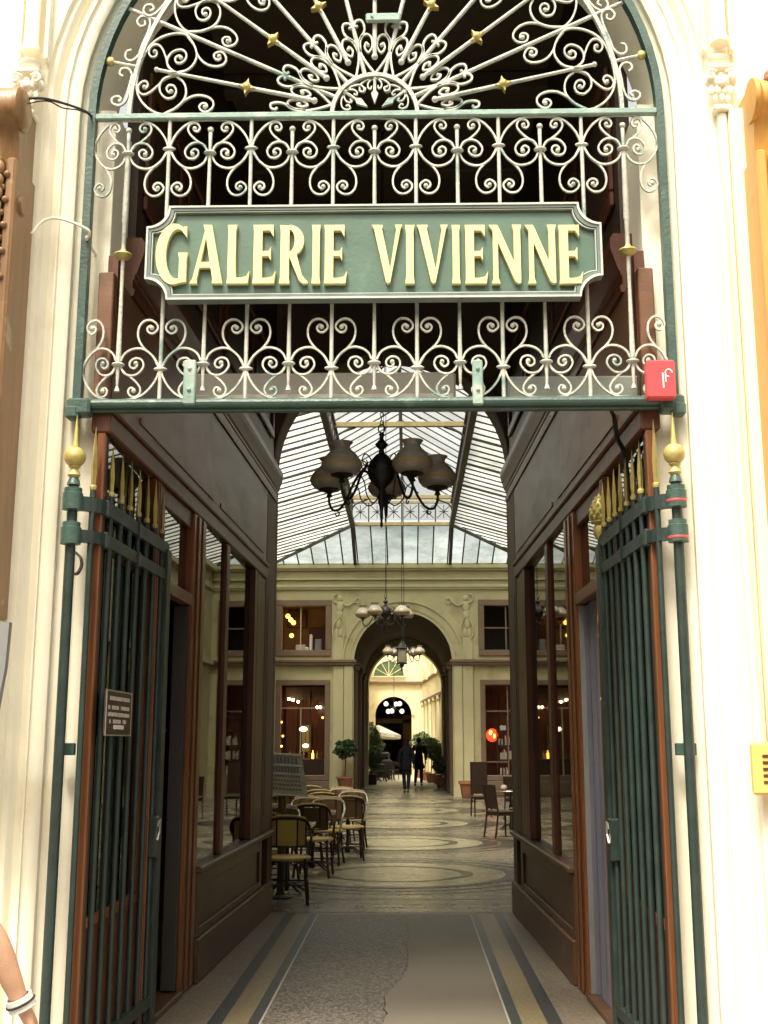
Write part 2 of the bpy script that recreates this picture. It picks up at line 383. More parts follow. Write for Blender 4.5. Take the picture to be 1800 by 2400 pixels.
# jamb pilasters: flat strips with fine grooves beside the opening
for sg in (-1, 1):
    mb = MB()
    for (a, b, yy) in ((1.853, 1.90, 5.70), (1.905, 2.02, 5.66), (2.025, 2.06, 5.69)):
        mb.box(sg * a, sg * b, 5.60 if False else yy, 5.752, .45, 4.98, .008)
    mb.box(sg * 1.835, sg * 2.08, 5.63, 5.75, -.01, .448, .01)
    mb.build('pilaster', STONE if sg < 0 else STONE2, fac)
    # carved capital: abacus, leaves, volutes, bead
    mb = MB(); cx = sg * (1.885 if sg < 0 else 1.875); zc = 5.05
    mb.lathe((cx, 5.66, zc + .26), [(.045, 0), (.07, .02), (.075, .05), (.05, .06)], 16)
    mb.box(cx - .085, cx + .085, 5.58, 5.74, zc + .20, zc + .235, .008)
    for (zz, rr, k) in ((zc + .13, .052, 5), (zc + .055, .045, 4), (zc - .01, .036, 3)):
        for i in range(k):
            t = (i - (k - 1) / 2) * .042
            mb.ball((cx + t, 5.66 - .05 + abs(t) * .5, zz), rr * .62, 10, .8, .8, 1.35)
    for q in (-1, 1):
        mb.tube(spline([(cx + q * .03, 5.60, zc + .18), (cx + q * .075, 5.59, zc + .19), (cx + q * .095, 5.59, zc + .155), (cx + q * .07, 5.59, zc + .13), (cx + q * .055, 5.585, zc + .15), (cx + q * .07, 5.58, zc + .163)], 4), .012, 7)
    mb.ball((cx, 5.60, zc + .10), .036, 12)
    mb.box(cx - .06, cx + .06, 5.60, 5.74, zc - .10, zc - .06, .01)
    ks = .80; mb.v = [Vector((cx + (v.x - cx) * ks, 5.752 + (v.y - 5.752) * (.75 if sg < 0 else .5), zc + .05 + (v.z - zc - .05) * ks)) for v in mb.v]
    mb.build('capital', STONE2, fac, True)
    mb = MB()   # half-round shaft rising above the capital
    mb.lathe((cx, 5.68, zc + .32), [(.05, 0), (.05, .03), (.04, .05), (.038, 2.6)], 16)
    mb.box(cx - .085, cx - .065, 5.70, 5.752, zc + .3, 8.6); mb.box(cx + .065, cx + .085, 5.70, 5.752, zc + .3, 8.6)
    mb.build('shaft', STONE2, fac, True)

# ---- ground floor shopfronts on both sides (brown on one side, ochre on the other)
def shopfront(sg, m, label):
    t = thing('timber_shopfront', (sg * 3.0, 5.6, 0), label, 'shopfront')
    e = 1.825 if sg < 0 else 1.945
    zt = 4.62; z0 = 2.25 if sg < 0 else .55
    mb = MB()
    a = e + .012
    mb.box(sg * (a), sg * (a + .055), 5.44, 5.755, z0, zt, .012)
    mb.box(sg * (a + .07), sg * (a + .20), 5.42, 5.755, z0, zt, .012)
    mb.box(sg * (a + .215), sg * (a + .40), 5.46, 5.755, z0, zt, .012)
    mb.box(sg * (a + .056), sg * (a + .069), 5.50, 5.755, z0, zt); mb.box(sg * (a + .201), sg * (a + .214), 5.50, 5.755, z0, zt)
    mb.build('post', m, t)
    mb = MB(); mb.box(sg * (a + .42), sg * 6.9, 5.52, 5.755, z0 - .2 if sg > 0 else 0.02, 3.3, .01); mb.build('panel', m, t)
    mb = MB(); mb.box(sg * (a + .42), sg * 6.9, 5.46, 5.754, 3.31, 4.3, .01); mb.box(sg * (a + .41), sg * 6.92, 5.30, 5.753, 4.31, 4.55, .03); mb.build('fascia', m, t)
    # scrolled console bracket carrying the fascia
    mb = MB()
    def cons(x0, x1, zc, k, f):
        pts = [(5.74, zc + .24), (5.30, zc + .24), (5.24, zc + .20), (5.22, zc + .13), (5.25, zc + .06), (5.32, zc + .03), (5.36, zc - .05), (5.38, zc - .15), (5.42, zc - .25), (5.47, zc - .33), (5.50, zc - .42), (5.56, zc - .47), (5.74, zc - .47)]
        q = [((5.74 - (5.74 - yy) * f), zc + (zz - zc) * k) for yy, zz in pts]
        mb.prism(q, x0, x1, 'yz')
    cons(min(sg * (a + .015), sg * (a + .2)), max(sg * (a + .015), sg * (a + .2)), 4.80, .95, .62)
    for zc, rr in ((4.92, .115), (4.40, .06)):
        mb.lathe((sg * (a - .005) if sg > 0 else -(a + .035), 5.50 if zc > 4.5 else 5.56, zc), [(rr * .3, 0), (rr, .012 * sg * 0 + .008), (rr, .03), (rr * .8, .05)], 18, 'x')
    mb.build('console', BROWNF if sg < 0 else m, t, True)
    return t
SB = shopfront(-1, BROWNF, 'brown weathered timber shopfront with scrolled bracket beside the cream arch')
SO = shopfront(1, OCHRE, 'bright ochre timber shopfront with small bracket beside the cream arch')
# carved drops on the brown post, small knob on the ochre one
mb = MB()
for i in range(9):
    z = 4.55 - i * .07; mb.ball((-1.915, 5.425, z), .034 - .0015 * i, 10, .8, .6, 1.2)
    mb.ball((-1.88 - .02 * (i % 2), 5.44, z - .03), .02, 8)
mb.build('carved_drop', BROWNF, SB, True)
mb = MB()
for i, (r_, dz) in enumerate(((.05, 0), (.042, -.07), (.03, -.13), (.018, -.17))): mb.ball((-1.94, 5.40, 3.55 + dz * 2), r_ * 1.6, 12, 1, .6, 1.1)
mb.build('carved_knot', BROWNF, SB, True)
mb = MB()
for r_, dz in ((.035, 0), (.03, -.05), (.018, -.09), (.01, -.12)): mb.ball((2.07, 5.40, 3.80 + dz), r_, 12, 1, .7, 1.1)
mb.build('carved_knot', WHITE, SO, True)
mb = MB(); mb.ball((2.10, 5.46, 5.04), .055, 14, 1.3, .8, .8); mb.ball((2.05, 5.45, 5.01), .03, 12); mb.build('carved_crest', TERRA, SO, True)

# grey board, yellow box
mb = MB(); pr_ = [(-2.3, 2.19), (-1.705, 2.21), (-1.712, 2.0), (-1.73, 1.86), (-1.745, 1.72), (-1.76, 1.66), (-2.3, 1.64)]
mb.prism(pr_, 5.40, 5.44); solo(mb, 'grey_board', GREY, 'grey board with rounded lower corner fixed under the brown shopfront', 'board')
t = thing('yellow_box', (1.9, 5.6, 1.53), 'small yellow notice box with faint lines of text on the cream wall', 'notice box')
a = P(1624, 1604, Y=5.60); b = P(1624, 1718, Y=5.60)
mb = MB(); mb.box(a.x, a.x + .28, 5.60, 5.655, b.z, a.z, .012); mb.build('case', YELLOW, t)
mb = MB()
for i in range(5): mb.box(a.x + .045, a.x + .10 + .05 * random.random(), 5.597, 5.5995, a.z - .07 - i * .03, a.z - .06 - i * .03 + .004)
mb.build('lettering', PANEL, t)
mb = MB(); mb.tube([(a.x + .08, 5.63, b.z), (a.x + .08, 5.64, b.z - .09)], .006, 6); mb.tube([(a.x + .045, 5.63, a.z), (a.x + .04, 5.65, 2.6), (a.x + .03, 5.65, 4.5)], .022, 8)
mb.build('conduit', STONE2, t)

# cables and bits on the facade
mb = MB(); mb.tube(spline([P(34, 224, Y=5.45), P(52, 214, Y=5.5), P(95, 213, Y=5.62), P(140, 224, Y=5.72), P(175, 236, Y=5.76), P(192, 246, Y=5.80), P(206, 262, Y=5.95)], 6), .0075, 6)
mb.tube(spline([P(40, 228, Y=5.45), P(100, 218, Y=5.64), P(135, 233, Y=5.72), P(170, 238, Y=5.77), P(200, 250, Y=5.82)], 6), .004, 6)
solo(mb, 'cable', CORD, 'thin black cable looped from the bracket to the iron frame', 'cable')
mb = MB(); mb.tube(spline([P(68, 505, Y=5.66), P(90, 480, Y=5.70), P(118, 471, Y=5.72), P(155, 480, Y=5.74), P(190, 497, Y=5.77), P(192, 510, Y=5.80), P(188, 520, Y=5.85), P(222, 572, Y=6.1)], 6), .008, 7)
solo(mb, 'conduit', STONE2, 'cream painted conduit curving over the jamb moulding into the reveal', 'conduit')
mb = MB(); mb.flat(spline([P(163, 1193, Y=5.72), P(174, 1205, Y=5.70), P(176, 1222, Y=5.70), P(168, 1238, Y=5.70), P(160, 1240, Y=5.72)], 6), .012, .02)
solo(mb, 'iron_hook', BLACK, 'small black iron hook hanging under the hinge collar', 'hook')

# ================================================================== IRON OVERTHROW
gr = thing('iron_overthrow', (0, G, 3.4), 'pale wrought iron fanlight and scroll screen filling the entrance arch', 'iron screen')
# outer frame
mb = MB()
pts = [(-1.578, G, 3.40), (-1.578, G, ZS)] + [(-1.578 * math.cos(math.pi * i / 40), G, ZS + 1.578 * math.sin(math.pi * i / 40)) for i in range(1, 40)] + [(1.578, G, ZS), (1.578, G, 3.40)]
mb.flat(pts, .042, .06)
mb.build('frame', IRON_GREEN, gr)
mb = MB(); mb.box(-1.60, 1.60, G - .025, G + .015, ZS - .028, ZS + .008, .006); mb.build('transom_rail', IRON_MID, gr)
mb = MB(); mb.tube([(-1.555, G - .01, 3.415), (1.555, G - .01, 3.415)], .026, 12); mb.box(-1.58, 1.58, G + .0, G + .05, 3.375, 3.425, .006)
for sg in (-1, 1):
    mb.box(sg * 1.50, sg * 1.625, G - .05, G + .05, 3.35, 3.44, .012); mb.box(sg * 1.56, sg * 1.63, G - .055, G + .02, 3.325, 3.40, .014)
mb.build('bottom_rail', IRON_GREEN, gr)
# scroll module from the survey (one repeat between two bars)
def zc6(cy): return P(850, (230 + cy / 6.144) / 1.085, Y=G).z - 5.062
def cv(pts): return spline([((x - 960) * .0003895, zc6(y)) for x, y in pts], 6)
RING = cv([(995, 812), (1040, 900), (1120, 960), (1225, 985), (1330, 965), (1440, 880), (1515, 770), (1540, 680), (1490, 545), (1400, 425), (1290, 340), (1150, 295), (960, 284)])
BSC = cv([(985, 745), (1060, 650), (1150, 590), (1245, 505), (1288, 425), (1265, 355), (1205, 328), (1145, 350), (1118, 405), (1150, 450), (1205, 432), (1190, 405)])
CSC = cv([(995, 748), (1045, 655), (1140, 615), (1245, 640), (1318, 735), (1290, 825), (1205, 848), (1135, 805), (1130, 740), (1185, 712), (1232, 752), (1205, 785)])
DSC = cv([(1528, 730), (1440, 880), (1330, 975), (1250, 1080), (1222, 1190), (1245, 1300), (1315, 1368), (1410, 1372), (1485, 1315), (1495, 1245), (1430, 1190), (1368, 1210), (1352, 1262), (1395, 1295), (1420, 1258)])
PW = 3.2 / 7
def module(mapf, m, drops=(1, 1), wf=1.0, cupz=None, pin=True, nm='scroll'):
    mb = MB()
    def rib(c, sgn, w):
        mb.flat([Vector((p[0], G + yo, p[1])) for p in [mapf(sgn * q[0], q[1]) for q in c]], w * wf, .015)
    for sgn in (-1, 1):
        yo = .001 * sgn
        for c, w, dy in ((RING, .0102, 0), (BSC, .0096, .0012), (CSC, .0096, -.0012)):
            yo = dy + .0004 * sgn; rib(c, sgn, w)
        if drops[0 if sgn < 0 else 1]: yo = .002; rib(DSC, sgn, .0102)
        for c in (BSC, CSC, DSC):
            if c is DSC and not drops[0 if sgn < 0 else 1]: continue
            q = mapf(sgn * c[-2][0], c[-2][1]); mb.ball((q[0], G, q[1]), .0135, 8)
    q = mapf(0, zc6(765)); mb.ball((q[0], G, q[1]), .028, 10, 1.3, 1.1, .45)
    return mb
ztop = 5.062; zbot = 3.437
for i in range(7):
    cx = -1.6 + (i + .5) * PW
    kl, kr = (.84 if i == 0 else .985), (.84 if i == 6 else .985)
    mb = module(lambda x, h: (cx + x * (kl if x < 0 else kr), ztop + h), IRON_PALE, (1, 1))
    mb.build('scroll', IRON_PALE, gr)
    mb = module(lambda x, h: (cx + x * (kl if x < 0 else kr), zbot - h * .985), IRON_PALE, (1, 1))
    mb.build('scroll', IRON_PALE, gr)
ZS_T, ZS_B = 4.50, 3.96
def pinball(mb, x, z0, z1):
    mb.tube([(x, G, z0), (x, G, z1)], [.008, .011], 8); mb.ball((x, G, z1), .016, 10)
for i in range(7):
    cx = -1.6 + (i + .5) * PW; end = i in (0, 6)
    mb = MB()
    zcol = ztop + zc6(765)
    mb.tube([(cx, G + .002, zcol), (cx, G + .002, ztop + zc6(470)), (cx, G + .002, ztop + zc6(440))], [.008, .0115, .008], 10); mb.ball((cx, G, ztop + zc6(430)), .0175, 10)
    zl = zbot - zc6(765) * .985
    if end:
        mb.tube([(cx, G, zcol), (cx, G, 4.45), (cx, G, 4.44), (cx, G, 4.05), (cx, G, zl)], [.013, .017, .013, .010, .015], 10)
        mb.build('bar', IRON_PALE, gr, True)
        m2 = MB(); m2.lathe((cx, G, 4.265), [(.006, -.04), (.03, -.028), (.050, -.006), (.047, .002), (.022, .010), (.014, .03)], 18); m2.build('gilt_cup', GOLD, gr, True)
        mb = MB()
    else:
        mb.tube([(cx, G, zcol), (cx, G, ZS_T), (cx, G, ZS_B), (cx, G, zl)], [.0095, .012, .009, .0125], 10)
    mb.tube([(cx, G, zl), (cx, G, zl - .12)], [.012, .007], 8); mb.lathe((cx, G, zl - .15), [(.015, 0), (.013, .012), (.004, .035)], 10)
    mb.build('pin' if end else 'bar', IRON_PALE, gr, True)
for i in range(1, 7):
    cx = -1.6 + i * PW; mb = MB()
    mb.tube([(cx, G, ZS), (cx, G, 3.42)], .0108, 10)
    for z in (ztop + zc6(700), zbot - zc6(700) * .985): mb.ball((cx, G, z), .018, 10, 2.1, 1.1, .7)
    mb.build('bar', IRON_PALE, gr, True)
# fan: sectors of 180/7 degrees between full bars
SEC = math.pi / 7; RH = .237; RO = 1.373
def polar(a, r): return (-r * math.cos(a), ZS + .0 + r * math.sin(a))
mb = MB()
mb.flat([Vector((p[0], G, p[1])) for p in [polar(math.pi * i / 60, RO) for i in range(61)]], .022, .028)
mb.build('inner_ring', IRON_PALE, gr)
mb = MB()
mb.flat([Vector((p[0], G, p[1])) for p in [polar(math.pi * i / 30, RH) for i in range(31)]], .022, .03)
mb.build('hub_ring', IRON_PALE, gr)
for k in range(7):
    a0 = (k + .5) * SEC
    mb = module(lambda x, h: polar(a0 + x / (PW / 2) * SEC / 2 * .97, RO - .012 + h), IRON_PALE)
    if k in (0, 6):
        mb.v = [Vector((v.x, v.y, max(v.z, ZS + .012))) if v.z < ZS + .012 else v for v in mb.v]
    mb.build('scroll', IRON_PALE, gr)
    # dagger bar with gilt star
    mb = MB(); pp = [polar(a0, r) for r in (.345, .45, .72, 1.10, 1.26)]
    mb.tube([(p[0], G - .012, p[1]) for p in pp], [.012, .0135, .012, .010, .010], 9); mb.ball((pp[0][0], G - .012, pp[0][1]), .0185, 10); mb.ball((pp[-1][0], G - .012, pp[-1][1]), .015, 10)
    mb.build('dagger_bar', IRON_PALE, gr, True)
    mb = MB(); c = polar(a0, .735); ca, sa = -math.cos(a0), math.sin(a0)
    for dr, dw in (((0, .055), (.0, .0)),):
        pass
    st = []
    for q in range(8):
        rr = .048 if q % 2 == 0 else .017; an = q * math.pi / 4
        st.append((c[0] + rr * (math.cos(an) * -sa * 1.0 + math.sin(an) * ca), c[1] + rr * (math.cos(an) * ca * -1.0 * -1 + math.sin(an) * sa)))
    mb.prism(st, G - .030, G + .012)
    mb.ball((c[0], G - .02, c[1]), .026, 10)
    mb.build('gilt_star', GOLD, gr)
    # sunburst petals round the hub
    def pl(u, r, s_): return polar(a0 + s_ * u * SEC / 2, r)
    mb = MB()
    for s_ in (-1, 1):
        if (k == 0 and s_ < 0) or (k == 6 and s_ > 0): sc = .82
        else: sc = 1
        L1 = [(0, .243), (.48, .29), (.80, .34), (.95, .395), (.90, .45), (.55, .505), (.50, .55), (.62, .583), (.85, .58), (.93, .555), (.80, .548)]
        L2 = [(.93, .385), (.82, .45), (.62, .485), (.36, .49), (.17, .462), (.16, .41), (.42, .378), (.62, .407), (.50, .438), (.38, .424)]
        for c_, w in ((L1, .0115), (L2, .0105)):
            mb.flat([Vector((p[0], G + .003 * s_, max(p[1], ZS + .015))) for p in [pl(q[0] * sc, q[1], s_) for q in spline(c_, 6)]], w, .018)
        q = pl(.4 * sc, .425, s_); mb.ball((q[0], G, max(q[1], ZS + .02)), .0115, 8); q = pl(.84 * sc, .55, s_); mb.ball((q[0], G, max(q[1], ZS + .02)), .010, 8)
    mb.build('petal', IRON_PALE, gr)
    # stub, scrolls and gilt block between inner ring and frame
    mb = MB(); p0 = polar(a0, RO); p1 = polar(a0, 1.53); mb.tube([(p0[0], G, p0[1]), (p1[0], G, p1[1])], .010, 8)
    for s_ in (-1, 1):
        if (k == 0 and s_ < 0) or (k == 6 and s_ > 0): us = .80
        else: us = 1
        T = [(.30, 1.44), (.24, 1.463), (.12, 1.455), (.10, 1.42), (.22, 1.393), (.45, 1.392), (.70, 1.392), (.90, 1.405), (.99, 1.435), (.95, 1.472), (.84, 1.478), (.78, 1.45), (.83, 1.428), (.90, 1.44)]
        mb.flat([Vector((p[0], G + .003 * s_, p[1])) for p in [pl(q[0] * us, q[1], s_) for q in spline(T, 6)]], .0105, .018)
    mb.build('border_scroll', IRON_PALE, gr)
    mb = MB(); p1 = polar(a0, 1.535); mb.ball((p1[0], G, p1[1]), .028, 10, 1, .8, 1); mb.build('gilt_knob', GOLD, gr, True)
for k in range(1, 7):
    a0 = k * SEC; mb = MB(); p0 = polar(a0, RH); p1 = polar(a0, 1.57)
    mb.tube([(p0[0], G + .004, p0[1]), (p1[0], G + .004, p1[1])], .0125, 9); mb.build('ray_bar', IRON_PALE, gr, True)
# spearheads and curls inside the hub
for a0 in (math.pi / 2, math.pi * .205, math.pi * .795):
    mb = MB(); ca, sa = -math.cos(a0), math.sin(a0)
    def q(r, w): return (r * ca - w * sa, ZS + .01 + r * sa + w * ca)
    mb.prism([q(.155, 0), q(.13, .007), q(.11, .020), q(.05, 0), q(.11, -.020), q(.13, -.007)], G - .01, G + .01)
    mb.tube([(q(.23, 0)[0], G, q(.23, 0)[1]), (q(.13, 0)[0], G, q(.13, 0)[1])], .009, 7)
    for s_ in (-1, 1):
        C = [(.205, 0), (.195, .05), (.165, .083), (.135, .080), (.125, .060), (.145, .052), (.152, .065)]
        C2 = [(.215, 0), (.20, .02), (.175, .038), (.150, .036), (.143, .022), (.16, .018)]
        for c_ in (C, C2):
            mb.flat([Vector((p[0], G + .003 * s_, max(p[1], ZS + .015))) for p in [q(t_[0], t_[1] * s_) for t_ in spline(c_, 5)]], .008, .014)
    mb.build('spearhead', IRON_PALE, gr)
mb = MB(); mb.box(-.05, .145, G - .05, G - .02, 5.635, 5.685, .006); mb.tube([(-.02, G - .052, 5.665), (-.01, G - .052, 5.655)], .006, 8); mb.build('plate', IRON_MID, gr)
# brackets on the lower screen
for (xa, xb) in ((398, 421), (1020, 1044)):
    a = P(xa, 778, Y=G - .04); b = P(xb, 866, Y=G - .04); mb = MB(); mb.box(a.x, b.x, G - .05, G - .015, b.z - .02, a.z, .006)
    for z in (a.z - .05, b.z + .06): mb.ball(((a.x + b.x) / 2, G - .052, z), .011, 8)
    mb.build('bracket', IRON_MID, gr)

# ---- name board
sg_ = thing('name_board', (0, 5.79, 4.23), 'green board with hollowed corners and raised cream capital letters', 'sign')
x0, x1, z0, z1 = -1.222, 1.212, 3.966, 4.494
def notch(d, rr):
    o = []
    X0, X1, Z0, Z1 = x0 + d, x1 - d, z0 + d, z1 - d; r_ = rr - d * .0
    def arc(cx, cz, a0, a1): return [(cx + r_ * math.cos(R(a0 + (a1 - a0) * i / 8)), cz + r_ * math.sin(R(a0 + (a1 - a0) * i / 8))) for i in range(9)]
    o += arc(X0, Z0, 90, 0); o += arc(X1, Z0, 180, 90); o += arc(X1, Z1, 270, 180); o += arc(X0, Z1, 360, 270)
    return o
mb = MB(); mb.prism(notch(.004, .118), 5.80, 5.84); mb.build('panel', SIGN, sg_)
def ring2(d0, d1, ya, yb, m, nm):
    A, B = notch(d0, .118), notch(d1, .118 ); n = len(A); mb = MB()
    vs = [(x, ya, z) for x, z in A] + [(x, yb, z) for x, z in A] + [(x, ya, z) for x, z in B] + [(x, yb, z) for x, z in B]; fs = []
    for i in range(n):
        j = (i + 1) % n
        fs += [(i, j, 2 * n + j, 2 * n + i), (n + i, 3 * n + i, 3 * n + j, n + j), (i, n + i, n + j, j), (2 * n + i, 2 * n + j, 3 * n + j, 3 * n + i)]
    mb.add(vs, fs); return mb.build(nm, m, sg_)
ring2(-.004, .022, 5.775, 5.843, SIGNFR, 'frame'); ring2(.0225, .033, 5.785, 5.802, SIGNFR, 'inner_moulding'); ring2(-.004, .006, 5.768, 5.7745, SIGNLN, 'edge_line'); ring2(.026, .030, 5.780, 5.7845, SIGNLN, 'inner_line')
# letters: flared strokes, drawn by hand
def L_I(w, h):
    e = .10 * w; return [[(0, 0), (w, 0), (w - e, .12 * h), (w - e, .88 * h), (w, h), (0, h), (e, .88 * h), (e, .12 * h)]]
def L_L(w, h):
    s = .40 * w; e = .03 * w; return [[(0, 0), (.93 * w, 0), (w, .21 * h), (.86 * w, .115 * h), (.60 * w, .095 * h), (s, .095 * h), (s - e, .5 * h), (s - e, .9 * h), (s + e, h), (0, h), (e, .9 * h), (e, .1 * h)]]
def L_E(w, h):
    s = .40 * w; e = .03 * w
    return [[(0, 0), (.93 * w, 0), (w, .21 * h), (.87 * w, .115 * h), (.62 * w, .09 * h), (s, .09 * h), (s, .465 * h), (.68 * w, .465 * h), (.78 * w, .39 * h), (.78 * w, .62 * h), (.68 * w, .55 * h), (s, .55 * h), (s, .905 * h),
             (.72 * w, .905 * h), (.88 * w, .80 * h), (.88 * w, h), (0, h), (e, .9 * h), (e, .1 * h)]]
def L_A(w, h):
    return [[(0, 0), (.235 * w, 0), (.215 * w, .06 * h), (.50 * w, .86 * h), (.46 * w, h), (.38 * w, h), (.43 * w, .90 * h), (.09 * w, .08 * h)],
            [(.38 * w, h), (.64 * w, h), (1.0 * w, 0), (.68 * w, 0), (.70 * w, .06 * h), (.43 * w, .90 * h)],
            [(.20 * w, .27 * h), (.70 * w, .27 * h), (.68 * w, .365 * h), (.26 * w, .365 * h)]]
def arcp(cx, cz, rx, rz, a0, a1, n=12): return [(cx + rx * math.cos(R(a0 + (a1 - a0) * i / n)), cz + rz * math.sin(R(a0 + (a1 - a0) * i / n))) for i in range(n + 1)]
def L_R(w, h):
    s = .34 * w; e = .03 * w
    return [[(0, 0), (s + e, 0), (s, .1 * h), (s, h * .985), (0, h), (e, .9 * h), (e, .1 * h)],
            arcp(s, .73 * h, .52 * w, .27 * h, 90, -90, 14) + arcp(s, .735 * h, .19 * w, .19 * h, -90, 90, 12),
            [(s, .52 * h), (.60 * w, .50 * h), (.80 * w, .14 * h), (w, .03 * h), (w, 0), (.83 * w, 0), (.70 * w, .05 * h), (s, .46 * h)]]
def L_V(w, h):
    return [[(0, h), (.36 * w, h), (.33 * w, .93 * h), (.60 * w, .24 * h), (.80 * w, .92 * h), (.76 * w, h), (w, h), (.94 * w, .93 * h), (.60 * w, .02 * h), (.52 * w, 0), (.46 * w, .03 * h), (.07 * w, .93 * h)]]
def L_N(w, h):
    return [[(.08 * w, 0), (.34 * w, 0), (.285 * w, .1 * h), (.285 * w, .70 * h), (.80 * w, .04 * h), (.90 * w, 0), (.985 * w, .01 * h), (.985 * w, .9 * h), (w * 1.02, h), (.73 * w, h), (.78 * w, .9 * h), (.78 * w, .36 * h), (.34 * w, .93 * h), (.27 * w, h), (0, h), (.13 * w, .9 * h), (.13 * w, .1 * h)]]
def L_G(w, h):
    o = arcp(.56 * w, .5 * h, .56 * w, .52 * h, 62, 285, 22); i = arcp(.68 * w, .5 * h, .36 * w, .425 * h, 282, 72, 20)
    return [o + i[:-1] + [(.80 * w, .90 * h), (.96 * w, .78 * h), (.96 * w, .97 * h)],
            [(.70 * w, .0 * h), (.97 * w, .03 * h), (.97 * w, .42 * h), (1.0 * w, .52 * h), (.70 * w, .52 * h), (.74 * w, .42 * h), (.74 * w, .06 * h)]]
def sx3(c): return (150 + c / 2.212) / 1.085
def sx4(c): return (850 + c / 1.952) / 1.085
LET = [('G', L_G, sx3(470), sx3(636)), ('A', L_A, sx3(650), sx3(820)), ('L', L_L, sx3(842), sx3(960)), ('E', L_E, sx3(976), sx3(1096)), ('R', L_R, sx3(1115), sx3(1262)), ('I', L_I, sx3(1282), sx3(1328)), ('E', L_E, sx3(1347), sx3(1467)),
       ('V', L_V, sx4(42), sx4(182)), ('I', L_I, sx4(195), sx4(238)), ('V', L_V, sx4(248), sx4(392)), ('I', L_I, sx4(409), sx4(448)), ('E', L_E, sx4(470), sx4(575)), ('N', L_N, sx4(580), sx4(728)), ('N', L_N, sx4(746), sx4(888)), ('E', L_E, sx4(902), sx4(1010))]
for ch, fn, xa, xb in LET:
    a = P(xa, 613, Y=5.775); b = P(xb, 613, Y=5.775); t = P(xa, 487, Y=5.775); w = b.x - a.x; h = t.z - a.z
    mb = MB()
    for i, poly in enumerate(fn(w, h)):
        mb.prism([(a.x + x, a.z + z) for x, z in poly], 5.768 + .0012 * i, 5.7995)
    mb.build('letter', LETTER, sg_)

# ---- red alarm box
t = thing('red_box', (1.49, 5.75, 3.5), 'small red metal box with a pale mark at the lower right of the iron screen', 'alarm box')
mb = MB(); a = P(1396, 777, Y=5.74); b = P(1462, 858, Y=5.74); mb.box(a.x, b.x, 5.74, 5.81, b.z, a.z, .008); mb.build('case', RED, t)
mb = MB(); w = b.x - a.x; cx = a.x + w * .76; cz = (a.z + b.z) / 2
mb.flat([(cx + .018 * math.cos(q * .6), 5.7385, cz + .03 + .020 * math.sin(q * .6)) for q in range(9)], .006, .002); mb.flat([(a.x + w * .55, 5.7385, cz + .03), (a.x + w * .56, 5.7385, cz - .05)], .008, .002); mb.flat([(a.x + w * .64, 5.7385, cz + .02), (a.x + w * .65, 5.7385, cz - .02)], .006, .002)
mb.build('mark', WHITE, t)

# ---- housings behind the screen
def housing(xa, ya, xb, yb, m, label):
    a = P(xa, ya, Y=6.02); b = P(xb, yb, Y=6.02); t = thing('roller_housing', ((a.x + b.x) / 2, 6.1, (a.z + b.z) / 2), label, 'housing')
    mb = MB(); mb.box(a.x, b.x, 6.02, 6.2, b.z, a.z, .012); mb.build('case', m, t)
    mb = MB(); mb.box(a.x + .01, b.x - .01, 5.99, 6.018, b.z + .005, b.z + .03, .004); mb.build('edge', ALU, t)
housing(418, 806, 985, 864, GREYBOX, 'long brown grey housing behind the lower scrolls of the screen')
housing(1096, 812, 1398, 868, GREYGR, 'grey green housing behind the lower scrolls next to the red box')

